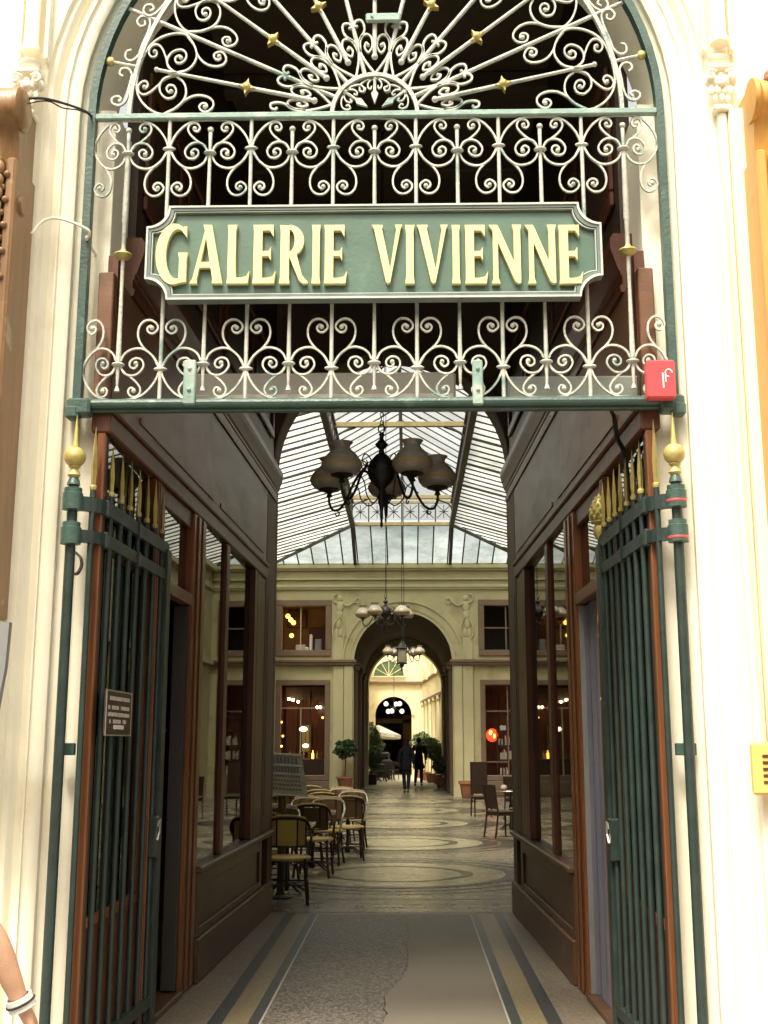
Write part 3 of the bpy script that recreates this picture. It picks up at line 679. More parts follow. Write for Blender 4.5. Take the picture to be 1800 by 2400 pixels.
# ================================================================== GATES
def gate(sg):
    lab = 'green barred gate folded back on the %s with gilt spears %s' % (('left', 'and a notice plate') if sg < 0 else ('right', 'and a gilt pine cone'))
    hx = 1.548 if sg > 0 else 1.555
    t = thing('iron_gate', (sg * hx, 5.80, 0), lab, 'gate')
    ex, ey = (.187, 7.27) if sg < 0 else (.178, 7.10)
    pl = [(sg * hx, 5.80), (sg * (hx - .065), 5.83), (sg * (hx - .125), 5.92), (sg * (hx - .142), 6.1), (sg * (hx - .160), 6.62), (sg * (hx - ex), ey)]
    sp = spline([Vector((p[0], p[1], 0)) for p in pl], 8)
    # arc-length sampling
    L = [0]
    for i in range(1, len(sp)): L.append(L[-1] + (sp[i] - sp[i - 1]).length)
    def at(s):
        s = max(0, min(L[-1], s))
        for i in range(1, len(L)):
            if L[i] >= s: k = (s - L[i - 1]) / (L[i] - L[i - 1]); return sp[i - 1].lerp(sp[i], k)
        return sp[-1]
    T = L[-1]; m = IRON_DARK
    # hinge post (pipe) with collars
    mb = MB(); mb.tube([(sg * hx, 5.80, 0), (sg * hx, 5.80, 2.98)], .026, 14)
    mb.build('post', m, t, True)
    mb = MB()
    for zc in (2.885, 2.705):
        mb.lathe((sg * hx, 5.80, zc), [(.03, -.06), (.052, -.055), (.052, .03), (.046, .034), (.046, .058), (.03, .062)], 16)
    mb.lathe((sg * hx, 5.80, 2.98), [(.035, -.02), (.03, 0), (.022, .02)], 14)
    mb.build('collar', IRON_GREEN, t, True)
    if sg > 0:
        mb = MB()
        for zc in (2.855, 2.665): mb.lathe((sg * hx, 5.80, zc), [(.0525, 0), (.0532, .001), (.0532, .012), (.0525, .013)], 16)
        mb.build('red_tape', RED, t, True)
    mb = MB(); zb = 3.11
    mb.lathe((sg * hx, 5.80, 3.0), [(.022, 0), (.034, .012), (.026, .03), (.018, .045), (.03, .055), (.03, .06)], 16)
    mb.ball((sg * hx, 5.80, zb), .056, 20)
    mb.lathe((sg * hx, 5.80, zb), [(.018, .055), (.013, .09), (.009, .15), (.001, .225)], 10)
    mb.build('gilt_finial', GOLD, t, True)
    # rails
    for zc, hh, dd in ((2.865, .075, .015), (2.695, .065, .015), (.16, .06, .02)):
        mb = MB(); pts = [Vector((at(T * i / 40).x, at(T * i / 40).y, zc)) for i in range(41)]
        vs = []; fs = []
        for i, p in enumerate(pts):
            tt = (pts[min(i + 1, 40)] - pts[max(i - 1, 0)]).normalized(); a = Vector((tt.y, -tt.x, 0)) * dd
            for (q, z) in ((-1, -hh / 2), (1, -hh / 2), (1, hh / 2), (-1, hh / 2)): vs.append(p + a * q + Vector((0, 0, z)))
        for i in range(40):
            for k in range(4): fs.append((i * 4 + k, i * 4 + (k + 1) % 4, i * 4 + 4 + (k + 1) % 4, i * 4 + 4 + k))
        fs += [(3, 2, 1, 0), (160, 161, 162, 163)]
        mb.add(vs, fs)
        if zc > 2.6:
            for i in (6, 22): mb.box(at(T * i / 40).x - .020, at(T * i / 40).x + .020, at(T * i / 40).y - .035, at(T * i / 40).y + .035, zc - .045, zc + .045, .008)
        mb.build('rail', m, t)
    # bars with spear heads
    NB = 8
    for i in range(NB):
        s = .105 + (T - .24) * i / (NB - 1); p = at(s); dz = -.0
        mb = MB(); mb.tube([(p.x, p.y, .06), (p.x, p.y, 2.965)], .0155, 10); mb.build('bar', m, t, True)
        mb = MB(); z0 = 2.965
        mb.lathe((p.x, p.y, z0), [(.017, -.02), (.019, -.01), (.019, .0), (.015, .006)], 10)
        an = .5 * (random.random() - .5); h = .26 + .03 * random.random() + (.06 if i == 0 else 0)
        ca, sa = math.cos(an), math.sin(an)
        vs = []
        for (w, d, z) in ((.017, .012, .002), (.030, .015, h * .36), (.019, .010, h * .62), (.0008, .0008, h)):
            for (u_, v_) in ((-w, 0), (0, -d), (w, 0), (0, d)):
                vs.append((p.x + u_ * sa - v_ * ca * 1, p.y + u_ * ca + v_ * sa, z0 + z))
        fs = [(3, 2, 1, 0), (12, 13, 14, 15)]
        for r_ in range(3):
            for k in range(4): fs.append((r_ * 4 + k, r_ * 4 + (k + 1) % 4, r_ * 4 + 4 + (k + 1) % 4, r_ * 4 + 4 + k))
        mb.add(vs, fs); mb.build('spear_tip', GOLD, t)
    # thinner bars between, kick height
    e = sp[-1]
    mb = MB(); mb.box(e.x - .022, e.x + .022, e.y - .07, e.y + .05, .03, 2.86, .006); mb.build('closing_stile', m, t)
    mb = MB(); mb.box(e.x - .032, e.x + .032, e.y - .17, e.y - .072, .98, 1.22, .008); mb.build('lock_case', m, t)
    mb = MB(); mb.flat([(e.x - sg * .038, e.y - .145, 1.16), (e.x - sg * .042, e.y - .14, 1.19), (e.x - sg * .044, e.y - .115, 1.20), (e.x - sg * .042, e.y - .11, 1.13), (e.x - sg * .038, e.y - .14, 1.08)], .012, .010, (1, 0, 0)); mb.build('lock_handle', ALU, t)
    if sg > 0:
        mb = MB(); z = 2.87
        mb.lathe((e.x, e.y - .02, z), [(.012, 0), (.020, .015), (.042, .05), (.045, .085), (.030, .115), (.055, .125), (.055, .132), (.040, .14), (.055, .18), (.053, .22), (.036, .265), (.014, .295), (.002, .31)], 18)
        for r_ in range(6):
            zz = z + .15 + r_ * .025; rr = (.054, .057, .054, .046, .034, .02)[r_]
            for k in range(8):
                w = 2 * math.pi * (k + .5 * (r_ % 2)) / 8; mb.ball((e.x + rr * math.cos(w), e.y - .02 + rr * math.sin(w), zz), .013, 7, 1, 1, 1.3)
        mb.build('gilt_pine_cone', GOLD, t, True)
        mb = MB(); mb.box(e.x - .022, e.x + .022, e.y + .046, e.y + .075, .05, 2.84, .004); mb.build('cover_strip', WOOD, t)
        # thin support rod from the cornice
    else:
        # notice plate on the bars
        a = P(221, 1494, X=-1.365); yy0, yy1 = a.y, a.y + .55
        mb = MB(); mb.box(-1.352, -1.345, yy0, yy1, 1.6850, 1.9190, .003); mb.build('notice_plate', WOODD, t)
        np_ = [o for o in bpy.data.objects if o.parent == t and o.name.startswith('notice_plate')][0]
        mb = MB()
        mb.box(-1.344, -1.341, yy0 + .003, yy1 - .003, 1.9096, 1.9174); mb.box(-1.344, -1.341, yy0 + .003, yy1 - .003, 1.6866, 1.6928)
        mb.box(-1.344, -1.341, yy0 + .003, yy0 + .014, 1.6936, 1.9089); mb.box(-1.344, -1.341, yy1 - .014, yy1 - .003, 1.6936, 1.9089); mb.build('plate_edge', ALU, np_)
        mb = MB()
        for r_, z in enumerate((1.8761, 1.8293, 1.7942, 1.7591)):
            y = yy0 + (.05 if r_ < 3 else .08)
            while y < yy1 - (.05 if r_ < 3 else .09):
                w = random.uniform(.018, .035)
                if random.random() < .85: mb.box(-1.3445, -1.342, y, y + w, z - .010, z + .010)
                y += w + .010
        mb.build('lettering', BOOK, np_)
        mb = MB(); mb.box(-1.3445, -1.341, yy0 + .17, yy1 - .17, 1.7201, 1.7412, .002); mb.build('sticker', WHITE, np_)
    return t
gate(-1); gate(1)
# short iron stays between jamb and post
for sg in (-1, 1):
    mb = MB()
    for z in (1.62,): mb.box(sg * 1.50, sg * 1.60, 5.86, 5.90, z - .03, z + .03, .004)
    solo(mb, 'jamb_stay', IRON_GREEN, 'short green iron stay tying the %s gate to the stone jamb' % ('left' if sg < 0 else 'right'), 'stay')
# twisted dark stay hanging from the bottom rail over the right gate
mb = MB(); pts = [P(1318, 883, Y=5.95), P(1327, 905, Y=6.1), P(1333, 945, Y=6.2), P(1345, 970, Y=6.3), P(1352, 1000, Y=6.35), P(1356, 1060, Y=6.4), P(1362, 1110, Y=6.45)]
mb.flat(spline(pts, 5), .022, .03); solo(mb, 'iron_stay', BLACK, 'bent black iron stay dropping from the screen to the right gate', 'stay')

# ================================================================== PASSAGE
Y0, Y1 = 5.90, 12.1
# side shopfronts; local frame: u along the wall from the street, n into the passage, z up
def wallmap(sg):
    o = Vector((sg * 1.43, Y0, 0)); e = Vector((sg * 1.243, Y1, 0)); du = (e - o).normalized(); dn = Vector((-sg * du.y, sg * du.x, 0)) if False else Vector((-sg * abs(du.y), -abs(du.x), 0))
    return lambda p: o + du * p.x + dn * p.y + Vector((0, 0, p.z))
def side(sg):
    XX = wallmap(sg); X = lambda p: XX(Vector((p.x + .455, p.y, p.z)))
    t = thing('passage_shopfront', (sg * 1.4, 6.36, 0), 'varnished timber shopfront with tall panes along the %s side of the passage' % ('left' if sg < 0 else 'right'), 'shopfront')
    RC = 0.0     # the first two bays stand back from the vitrine
    def bx(nm, m, u0, u1, n0, n1, z0, z1, b=.006, smooth=False, par=None):
        q = RC if u1 < 1.73 else 0
        mb = MB(X); mb.box(u0, u1, n0 + q, n1 + q, z0, z1, b); return mb.build(nm, m, par or t, smooth)
    # return of the first post behind the stone jamb
    mb = MB(X); mb.box(-.45, -.412, -.045, .0, 0, 3.27, .006); mb.build('end_post', WOOD, t); mb = MB(X); mb.box(-.411, -.365, -.06, -.002, 0, 3.27, .006); mb.build('inner_post', WOODD, t); mb = MB(); mb.box(sg * 1.478, sg * 1.597, 5.99, 6.355, 0, 5.2, .004); mb.build('stone_return', STONE2, t); mb = MB(); mb.box(sg * 1.42, sg * 1.476, 5.96, 6.02, 3.44, 4.3); mb.build('return_panel', WOODM, t)
    def post(u0, u1, z0, z1, m=WOOD, n=.018):
        q = RC if u1 < 1.7 else 0; n += q; mb = MB(X); mb.box(u0, u1, -.08 + q, n, z0, z1, .008); w = u1 - u0
        mb.box(u0 + w * .25, u0 + w * .42, n + .001, n + .012, z0 + .02, z1 - .01, .005); mb.box(u0 + w * .6, u0 + w * .78, n + .001, n + .012, z0 + .02, z1 - .01, .005)
        return mb.build('post', m, t)
    # bay 1: near window
    post(.62, .76, 0, 3.27, n=.008)
    bx('base_panel', WOODM, -.364, .615, -.06, -.005, 0, .74); bx('sill', WOOD, -.364, .615, -.08, -.002, .742, .80, b=.006)
    def pane(u0, u1, na, nb, z0, z1):
        m2 = MB(X); m2.add([(u0, na, z0), (u1, nb, z0), (u1, nb - .006, z0), (u0, na - .006, z0), (u0, na, z1), (u1, nb, z1), (u1, nb - .006, z1), (u0, na - .006, z1)], [(0, 1, 2, 3), (4, 5, 6, 7), (0, 1, 5, 4), (1, 2, 6, 5), (2, 3, 7, 6), (3, 0, 4, 7)]); return m2.build('window_pane', SHOPG, t)
    pane(-.364, .615, -.006, -.036, .802, 3.27)
    bx('mullion', WOODM, -.364, .615, -.06, -.01, 2.64, 2.70)
    # bay 2: door with transom light
    post(1.72, 2.14, 0, 3.27)
    bx('transom_rail', WOOD, .785, 1.715, -.06, .02, 2.60, 2.68)
    fr = bx('transom_frame', WOODM, .785, 1.715, -.06, .0, 3.15, 3.27); pane(.765, 1.715, -.008, -.036, 2.682, 3.148)
    if sg < 0:
        d = bx('door', CURTG, .80, 1.60, -.19, -.15, .05, 2.59); bx('door_handle', ALU, 1.50, 1.53, -.148, -.11, 1.0, 1.12, par=d)
        bx('door_edge', CURTG, 1.66, 1.71, -.10, .0, .05, 2.595)
    else:
        mb = MB(X)
        pts = []
        for i in range(41):
            u = .92 + .78 * i / 40; pts.append((u, RC - .06 + .022 * math.sin(i * 1.15) + .008 * math.sin(i * 2.7)))
        vs = [(p[0], p[1], .03) for p in pts] + [(p[0], p[1], 2.59) for p in pts]; n = len(pts)
        mb.add(vs, [(i, i + 1, n + i + 1, n + i) for i in range(n - 1)]); mb.build('curtain', CURT, t, True)
        bx('door_leaf', CURTG, .79, .90, -.14, -.09, .03, 2.59); bx('door_edge', GREY, 1.702, 1.718, -.08, .0, .03, 2.595)
    bx('door_step', PANEL, .785, 1.715, -.3, .03, 0, .04)
    # bay 3: vitrine over panelled base
    mb = MB(X); mb.box(2.145, 5.10, -.06, .0, 0, .74, .006); mb.box(2.145, 5.74, .001, .045, 0, .30, .008)
    mb.box(2.16, 2.26, .001, .02, .302, .74, .005); mb.box(5.0, 5.14, .001, .02, .302, .74, .005); mb.box(2.262, 4.998, .001, .02, .64, .74, .005); mb.box(2.262, 4.998, .001, .02, .302, .36, .005)
    mb.build('base_panel', PANEL, t)
    bx('sill', PANEL, 2.145, 5.74, -.08, .055, .742, .79, b=.012)
    pane(2.145, 4.45, -.004, -.036, .792, 3.27)
    bx('mullion', WOODM, 3.02, 3.17, -.06, .010, .792, 3.27); bx('mullion', WOODM, 4.451, 4.60, -.06, .014, .792, 3.27); bx('mullion', WOODM, 4.66, 4.86, -.06, .006, .792, 3.27); bx('mullion', WOODD, 4.601, 4.659, -.06, -.01, .792, 3.27)
    # end pilaster
    mb = MB(X); mb.box(5.165, 5.74, -.3, .006, .792, 4.18, .012); mb.box(5.28, 5.62, .007, .012, .95, 3.1, .003); mb.build('end_pilaster', TAUPE, t)
    mb = MB(X); mb.box(4.861, 5.164, -.1, .0, .792, 3.27, .01); mb.build('post', WOODM, t)
    # head rail, fascia, cornice
    mb = MB(X); mb.box(-.45, 5.15, -.08, .025, 3.272, 3.38, .008); mb.box(-.45, 5.15, -.08, .045, 3.381, 3.42, .01); mb.build('head_rail', WOODM, t)
    mb = MB(X); mb.box(-.45, 5.16, -.08, .004, 3.422, 4.18, .006); mb.box(.2, 2.4, .005, .012, 3.50, 3.54, .003); mb.box(2.7, 4.95, .005, .012, 3.50, 3.54, .003); mb.build('fascia', FASCIA, t)
    mb = MB(X)
    pf = [(-.08, 4.182), (.018, 4.182), (.022, 4.22), (.008, 4.23), (.008, 4.28), (.018, 4.288), (.018, 4.305), (.03, 4.32), (.045, 4.37), (.062, 4.42), (.070, 4.45), (.070, 4.51), (.05, 4.54), (-.08, 4.54)]
    n = len(pf); mb.add([(-.10, a_, b_) for a_, b_ in pf] + [(5.80, a_, b_) for a_, b_ in pf], [(i, (i + 1) % n, n + (i + 1) % n, n + i) for i in range(n)] + [tuple(range(n)), tuple(range(n, 2 * n))])
    mb.build('cornice', WOODM, t)
    # upper wall with long sunk panels
    mb = MB(X); mb.box(.02, 5.74, -.10, -.02, 4.54, 7.3, 0); mb.build('upper_wall', WOODD, t)
    mb = MB(X)
    for (u0, u1) in ((.12, 1.1), (1.25, 2.6), (2.75, 4.1), (4.25, 5.5)):
        mb.box(u0, u1, -.019, .012, 4.82, 4.92, .01); mb.box(u0, u1, -.019, .012, 5.65, 5.75, .01); mb.box(u0, u0 + .1, -.019, .012, 4.921, 5.649, .01); mb.box(u1 - .1, u1, -.019, .012, 4.921, 5.649, .01)
    mb.build('upper_panelling', WOODM, t)
    # shop room behind the panes
    mb = MB(X); mb.box(.42, 5.7, -1.9, -1.85, 0, 3.6); mb.box(.41, .44, -1.85, -.2, 0, 3.6); mb.box(-.3, .42, -.2, -.19, 0, 3.27); mb.box(5.2, 5.7, -1.85, -.31, 0, 3.6); mb.box(.13, 5.19, -1.84, -.11, 3.5, 3.55)
    mb.build('back_room', WOODD, t)
    mb = MB(X); mb.box(2.3, 4.9, -1.0, -.75, 1.1, 1.14); mb.box(2.3, 4.9, -1.0, -.75, 1.75, 1.79); mb.box(2.3, 2.34, -1.0, -.75, 0, 2.3); mb.box(4.86, 4.9, -1.0, -.75, 0, 2.3)
    mb.build('display_shelf', WOODM, t)
    return t
side(-1); side(1)
# ceiling of the passage and dark end wall with round arch
mb = MB(); mb.box(-1.75, 1.75, 6.37, 12.09, 7.20, 7.3)
for y in (7.4, 8.8, 10.2, 11.5): mb.box(-1.38, 1.38, y, y + .16, 7.02, 7.199, .02)
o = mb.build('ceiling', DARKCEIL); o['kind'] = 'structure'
for sg in (-1, 1):
    mb = MB(); mb.box(sg * 1.405 if False else sg * 1.50, sg * 1.62, 6.37, 6.38, 0, 1)
iw = thing('inner_wall', (0, 12.15, 0), 'dark inner wall with a wide round arch opening to the glazed court', 'wall')
AR = 1.262; AZ = 4.58
mb = MB(); n = 30; y0, y1 = 12.11, 12.50
pin = [(-AR * math.cos(math.pi * i / n), AZ + AR * math.sin(math.pi * i / n)) for i in range(n + 1)]
pout = [(-4.5 + 9.0 * i / n, 8.6) for i in range(n + 1)]
for y in (y0, y1): mb.add([(x, y, z) for x, z in pin] + [(x, y, z) for x, z in pout], [(i, i + 1, n + 2 + i, n + 1 + i) for i in range(n)])
mb.add([(-AR, y, AZ) for y in (y0, y1)] + [(-4.5, y, z) for y in (y0, y1) for z in (AZ, 8.6)], [])
for sg in (-1, 1):
    for y in (y0, y1): mb.add([(sg * AR, y, AZ), (sg * 4.5, y, AZ), (sg * 4.5, y, 8.6)], [(0, 1, 2)])
    for y in (y0, y1): mb.add([(sg * AR, y, 0), (sg * 4.5, y, 0), (sg * 4.5, y, AZ), (sg * AR, y, AZ)], [(0, 1, 2, 3)])
    mb.add([(sg * AR, y0, 0), (sg * AR, y1, 0), (sg * AR, y1, AZ), (sg * AR, y0, AZ)], [(0, 1, 2, 3)])
mb.add([(x, y0, z) for x, z in pin] + [(x, y1, z) for x, z in pin], [(i, i + 1, n + 2 + i, n + 1 + i) for i in range(n)])
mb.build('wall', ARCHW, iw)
mb = MB(); A = [(-(AR + .004) * math.cos(math.pi * i / n), AZ + (AR + .004) * math.sin(math.pi * i / n)) for i in range(n + 1)]; B = [(-(AR + .13) * math.cos(math.pi * i / n), AZ + (AR + .13) * math.sin(math.pi * i / n)) for i in range(n + 1)]
mb.add([(x, 12.06, z) for x, z in A] + [(x, 12.06, z) for x, z in B] + [(x, 12.109, z) for x, z in A] + [(x, 12.109, z) for x, z in B],
       [(i, i + 1, n + 2 + i, n + 1 + i) for i in range(n)] + [(i, i + 1, 2 * n + 3 + i, 2 * n + 2 + i) for i in range(n)] + [(n + 1 + i, n + 2 + i, 3 * n + 4 + i, 3 * n + 3 + i) for i in range(n)])
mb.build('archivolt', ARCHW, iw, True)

# ---- floors
mb = MB(); mb.box(-1.7, 1.7, 5.9, 12.0, -.2, 0.0); fl = struct(mb, 'floor', PASSF)
mb = MB(); mb.box(-4.6, 4.6, 12.0, 37.2, -.2, 0.0); mb.box(-2.6, 2.6, 37.2, 80, -.2, 0.0); struct(mb, 'court_floor', TERR)
C0 = .025
mb = MB(); mb.add([(-2.5, 43.5, .005), (2.5, 43.5, .005), (2.5, 62, .005), (-2.5, 62, .005)], [(0, 1, 2, 3)]); struct(mb, 'gallery_floor', mat('gallery_sunlit_tone', (.68, .66, .58), .5, .08, 4))  # paler sheet over the floor, sunlight put into its colour
def strip(nm, m, x0, x1, ya, yb, z=.004):
    mb = MB(); mb.add([(x0, ya, z), (x1, ya, z), (x1, yb, z), (x0, yb, z)], [(0, 1, 2, 3)]); return mb
def multi(nm, m, rects, z=.004):
    mb = MB()
    for (x0, x1, ya, yb) in rects: mb.add([(x0, ya, z), (x1, ya, z), (x1, yb, z), (x0, yb, z)], [(0, 1, 2, 3)])
    struct(mb, nm, m)
multi('floor_border_dark', STRIPE, [(C0 - 1.065, C0 - .975, 5.95, 11.93), (C0 + .975, C0 + 1.065, 5.95, 11.93), (C0 - .822, C0 - .755, 5.95, 11.88), (C0 + .755, C0 + .822, 5.95, 11.88)])
multi('floor_border_cream', CREAMS, [(C0 - .975, C0 - .822, 5.95, 11.93), (C0 + .822, C0 + .975, 5.95, 11.93)])
multi('floor_border_white', WHITES, [(C0 - .755, C0 - .742, 5.95, 11.86), (C0 + .742, C0 + .755, 5.95, 11.86)])
multi('floor_panel', PEBBLE, [(C0 - .742, C0 + .742, 5.95, 11.86)])
multi('threshold_line', TERRD, [(-1.25, 1.25, 12.0, 12.03), (-1.24, 1.24, 12.62, 12.64), (-1.24, 1.24, 13.0, 13.03)], .0035)
mb = MB(); left = []
y = 5.95; x = .0
random.seed(3)
while y < 11.5:
    left.append((C0 - .02 + x, y)); y += .045; x += random.uniform(-.014, .014) + (.004 if y > 8.5 else -.0006); x = max(-.05, min(.16, x))
poly = left + [(C0 + .15, 11.55), (C0 + .35, 11.62), (C0 + .735, 11.64)] + [(C0 + .735, 5.95)]
mb.prism(poly, .0045, .009, 'xy'); struct(mb, 'cement_patch', PATCH)
mb = MB()   # dark crack along the patch edge
for i in range(0, len(left) - 1):
    if i % 7 == 6: continue
    (xa, ya), (xb, yb) = left[i], left[i + 1]; w = random.uniform(.003, .011)
    mb.add([(xa - w, ya, .0075), (xa + .001, ya, .0095), (xb + .001, yb, .0095), (xb - w * .6, yb, .0075)], [(0, 1, 2, 3)])
struct(mb, 'floor_crack', BLACK)
# mosaic: worn pale tesserae in the threshold band
mb = MB(); x = -1.15
while x < 1.15:
    w = random.uniform(.02, .07)
    if random.random() < (.75 if abs(x) < .35 or x > .8 else .3): mb.add([(x, 12.36, .004), (x + w, 12.36, .004), (x + w * .9, 12.50, .004), (x + .01, 12.50, .004)], [(0, 1, 2, 3)])
    x += w + random.uniform(.012, .05)
struct(mb, 'threshold_mosaic', TERRL)
def annulus(mb, cx, cy, ra, rb, z, n=64, sx=1, sy=1, pointed=0):
    vs = []
    for i in range(n):
        w = 2 * math.pi * i / n; k = 1 + pointed * max(0, abs(math.cos(w)) - .80) / .2
        vs += [(cx + ra * math.cos(w) * sx, cy + ra * math.sin(w) * sy, z), (cx + rb * math.cos(w) * sx * k, cy + rb * math.sin(w) * sy, z)]
    mb.add(vs, [(2 * i, 2 * i + 1, (2 * i + 3) % (2 * n), (2 * i + 2) % (2 * n)) for i in range(n)])
def disc(mb, cx, cy, r, z, n=64): mb.add([(cx + r * math.cos(2 * math.pi * i / n), cy + r * math.sin(2 * math.pi * i / n), z) for i in range(n)], [tuple(range(n))])
D, Rg, W_, Dk = MB(), MB(), MB(), MB()
for j, cy in enumerate((15.45, 20.2, 24.95, 29.7, 34.4)):
    disc(D, 0, cy, 1.40, .004)
    annulus(Rg, 0, cy, 1.41, 1.53, .0042, pointed=.10)
    annulus(W_, 0, cy, 1.385, 1.405, .0065)
    annulus(Rg, 0, cy, .85, .91, .008, pointed=.10); 
    annulus(Rg, 0, cy, 1.72, 1.78, .0042, pointed=.25)
    annulus(Rg, 0, cy, 2.0, 2.04, .0042)
struct(D, 'floor_roundels', TERRL); struct(Rg, 'floor_rings', TERRD); struct(W_, 'floor_ring_edges', WHITES)
multi('court_border', TERRD, [(-3.9, -3.8, 12.7, 36.8), (3.8, 3.9, 12.7, 36.8), (-2.3, -2.26, 12.7, 36.8), (2.26, 2.3, 12.7, 36.8)], .0038)

# ================================================================== COURT
HW = 4.4
ct = thing('court_facade', (0, 37, 0), 'pale yellow end wall of the court with a round arch and framed windows', 'building')
def wall_with_openings(mb, y, x0, x1, z0, z1, holes, d=0.0):
    """grid wall in plane y with rectangular holes"""
    holes = [h for h in holes if h[1] > x0 and h[0] < x1]
    xs = sorted({x0, x1, *[h[0] for h in holes], *[h[1] for h in holes]}); zs = sorted({z0, z1, *[h[2] for h in holes], *[h[3] for h in holes]})
    for i in range(len(xs) - 1):
        for k in range(len(zs) - 1):
            cx, cz = (xs[i] + xs[i + 1]) / 2, (zs[k] + zs[k + 1]) / 2
            if any(h[0] < cx < h[1] and h[2] < cz < h[3] for h in holes): continue
            mb.add([(xs[i], y, zs[k]), (xs[i + 1], y, zs[k]), (xs[i + 1], y, zs[k + 1]), (xs[i], y, zs[k + 1])], [(0, 1, 2, 3)])
FA, FZ = 1.56, 4.20
UW = [(-3.88, -2.48, 4.56, 5.98), (2.60, 4.0, 4.56, 5.98)]; DW = [(-3.88, -2.48, .66, 3.46), (2.60, 4.0, .66, 3.46)]
mb = MB(); wall_with_openings(mb, 37, -HW, -2.0, 0, 7.3, UW + DW); wall_with_openings(mb, 37, 2.0, HW, 0, 7.3, UW + DW)
for sg in (-1, 1): mb.add([(sg * FA, 37, 0), (sg * 2.0, 37, 0), (sg * 2.0, 37, FZ), (sg * FA, 37, FZ)], [(0, 1, 2, 3)])
n = 32; pin = [(-FA * math.cos(math.pi * i / n), FZ + FA * math.sin(math.pi * i / n)) for i in range(n + 1)]; pout = [(-2.0 + 4.0 * i / n, 7.3) for i in range(n + 1)]
mb.add([(x, 37, z) for x, z in pin] + [(x, 37, z) for x, z in pout], [(i, i + 1, n + 2 + i, n + 1 + i) for i in range(n)])
for sg in (-1, 1): mb.add([(sg * FA, 37, FZ), (sg * 2, 37, FZ), (sg * 2, 37, 7.3)], [(0, 1, 2)])
for (a, b, c, d) in UW + DW:   # reveals
    mb.add([(a, 37, c), (a, 37.18, c), (a, 37.18, d), (a, 37, d)], [(0, 1, 2, 3)]); mb.add([(b, 37, c), (b, 37.18, c), (b, 37.18, d), (b, 37, d)], [(0, 1, 2, 3)])
    mb.add([(a, 37, c), (b, 37, c), (b, 37.18, c), (a, 37.18, c)], [(0, 1, 2, 3)]); mb.add([(a, 37, d), (b, 37, d), (b, 37.18, d), (a, 37.18, d)], [(0, 1, 2, 3)])
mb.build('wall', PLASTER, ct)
def arch_band(ra, rb, za, y0, y1, m, nm, par, n=36, smooth=True):
    mb = MB(); A = [(-ra * math.cos(math.pi * i / n), za + ra * math.sin(math.pi * i / n)) for i in range(n + 1)]; B = [(-rb * math.cos(math.pi * i / n), za + rb * math.sin(math.pi * i / n)) for i in range(n + 1)]
    k = n + 1
    mb.add([(x, y0, z) for x, z in A] + [(x, y0, z) for x, z in B] + [(x, y1, z) for x, z in A] + [(x, y1, z) for x, z in B],
           [(i, i + 1, k + i + 1, k + i) for i in range(n)] + [(i, i + 1, 2 * k + i + 1, 2 * k + i) for i in range(n)] + [(k + i, k + i + 1, 3 * k + i + 1, 3 * k + i) for i in range(n)])
    return mb.build(nm, m, par, smooth)
arch_band(FA - .004, FA + .10, FZ, 36.93, 37.0, PLASTERL, 'archivolt', ct); arch_band(FA + .10, FA + .33, FZ, 36.90, 36.999, PLASTER, 'archivolt', ct); arch_band(FA + .33, FA + .37, FZ, 36.86, 36.998, PLASTERL, 'archivolt', ct)
# pilasters beside the arch, impost band, string courses, cornice
for sg in (-1, 1):
    mb = MB(); mb.box(sg * 1.60, sg * 1.875, 36.90, 36.997, .3, 4.07, .01); mb.box(sg * 1.565, sg * 1.59, 36.94, 36.997, .0, 4.07, .006); mb.box(sg * 1.89, sg * 2.22, 36.93, 36.997, .3, 4.07, .01); mb.box(sg * 1.57, sg * 2.25, 36.86, 36.996, 0, .3, .01)
    mb.build('pilaster', PLASTERL, ct)
    mb = MB(); mb.box(sg * 1.50, sg * (HW - .01), 36.84, 36.995, 4.085, 4.16, .01); mb.box(sg * 1.48, sg * (HW - .01), 36.80, 36.995, 4.161, 4.25, .012); mb.build('impost_band', TAUPE, ct)
    mb = MB(); mb.box(sg * 1.90, sg * 2.22, 36.96, 36.998, 4.26, 4.95, .008); mb.build('spandrel_strip', PLASTERL, ct)
mb = MB()
for (y, z0, z1) in ((36.93, 6.50, 6.56), (36.90, 6.561, 6.66), (36.95, 6.661, 6.80), (36.86, 6.801, 6.86), (36.93, 6.861, 7.10), (36.80, 7.101, 7.16), (36.74, 7.161, 7.27)): mb.box(-HW + .01, HW - .01, y, 36.994, z0, z1, .012)
mb.build('cornice', PLASTERL, ct)
def wframe(par, a, b, c, d, y, w, m, nm='window_frame', dep=.05, sgn=-1):
    mb = MB(); y0, y1 = y, y + sgn * dep
    mb.box(a - w, b + w, y0, y1, d, d + w, .012); mb.box(a - w, b + w, y0, y1, c - w, c, .012); mb.box(a - w, a, y0, y1, c + .001, d - .001, .012); mb.box(b, b + w, y0, y1, c + .001, d - .001, .012)
    return mb.build(nm, m, par)
for i, (a, b, c, d) in enumerate(UW): wframe(ct, a, b, c, d, 36.995, .19, TAUPE)
for i, (a, b, c, d) in enumerate(DW):
    wframe(ct, a, b, c, d, 36.995, .16, TAUPE)
    mb = MB(); mb.box(a - .16, b + .16, 36.94, 36.99, .05, .49, .012); mb.box(a + .1, b - .1, 36.93, 36.939, .12, .42, .006); mb.build('base_panel', TAUPE, ct)
mb = MB(); a, b, c, d = UW[1]; mb.box((a + b) / 2 - .02, (a + b) / 2 + .02, 37.05, 37.10, c, d); mb.box(a, (a + b) / 2 - .021, 37.05, 37.10, 5.25, 5.29); mb.box((a + b) / 2 + .021, b, 37.05, 37.10, 5.25, 5.29); mb.build('glazing_bar', TAUPE, ct)
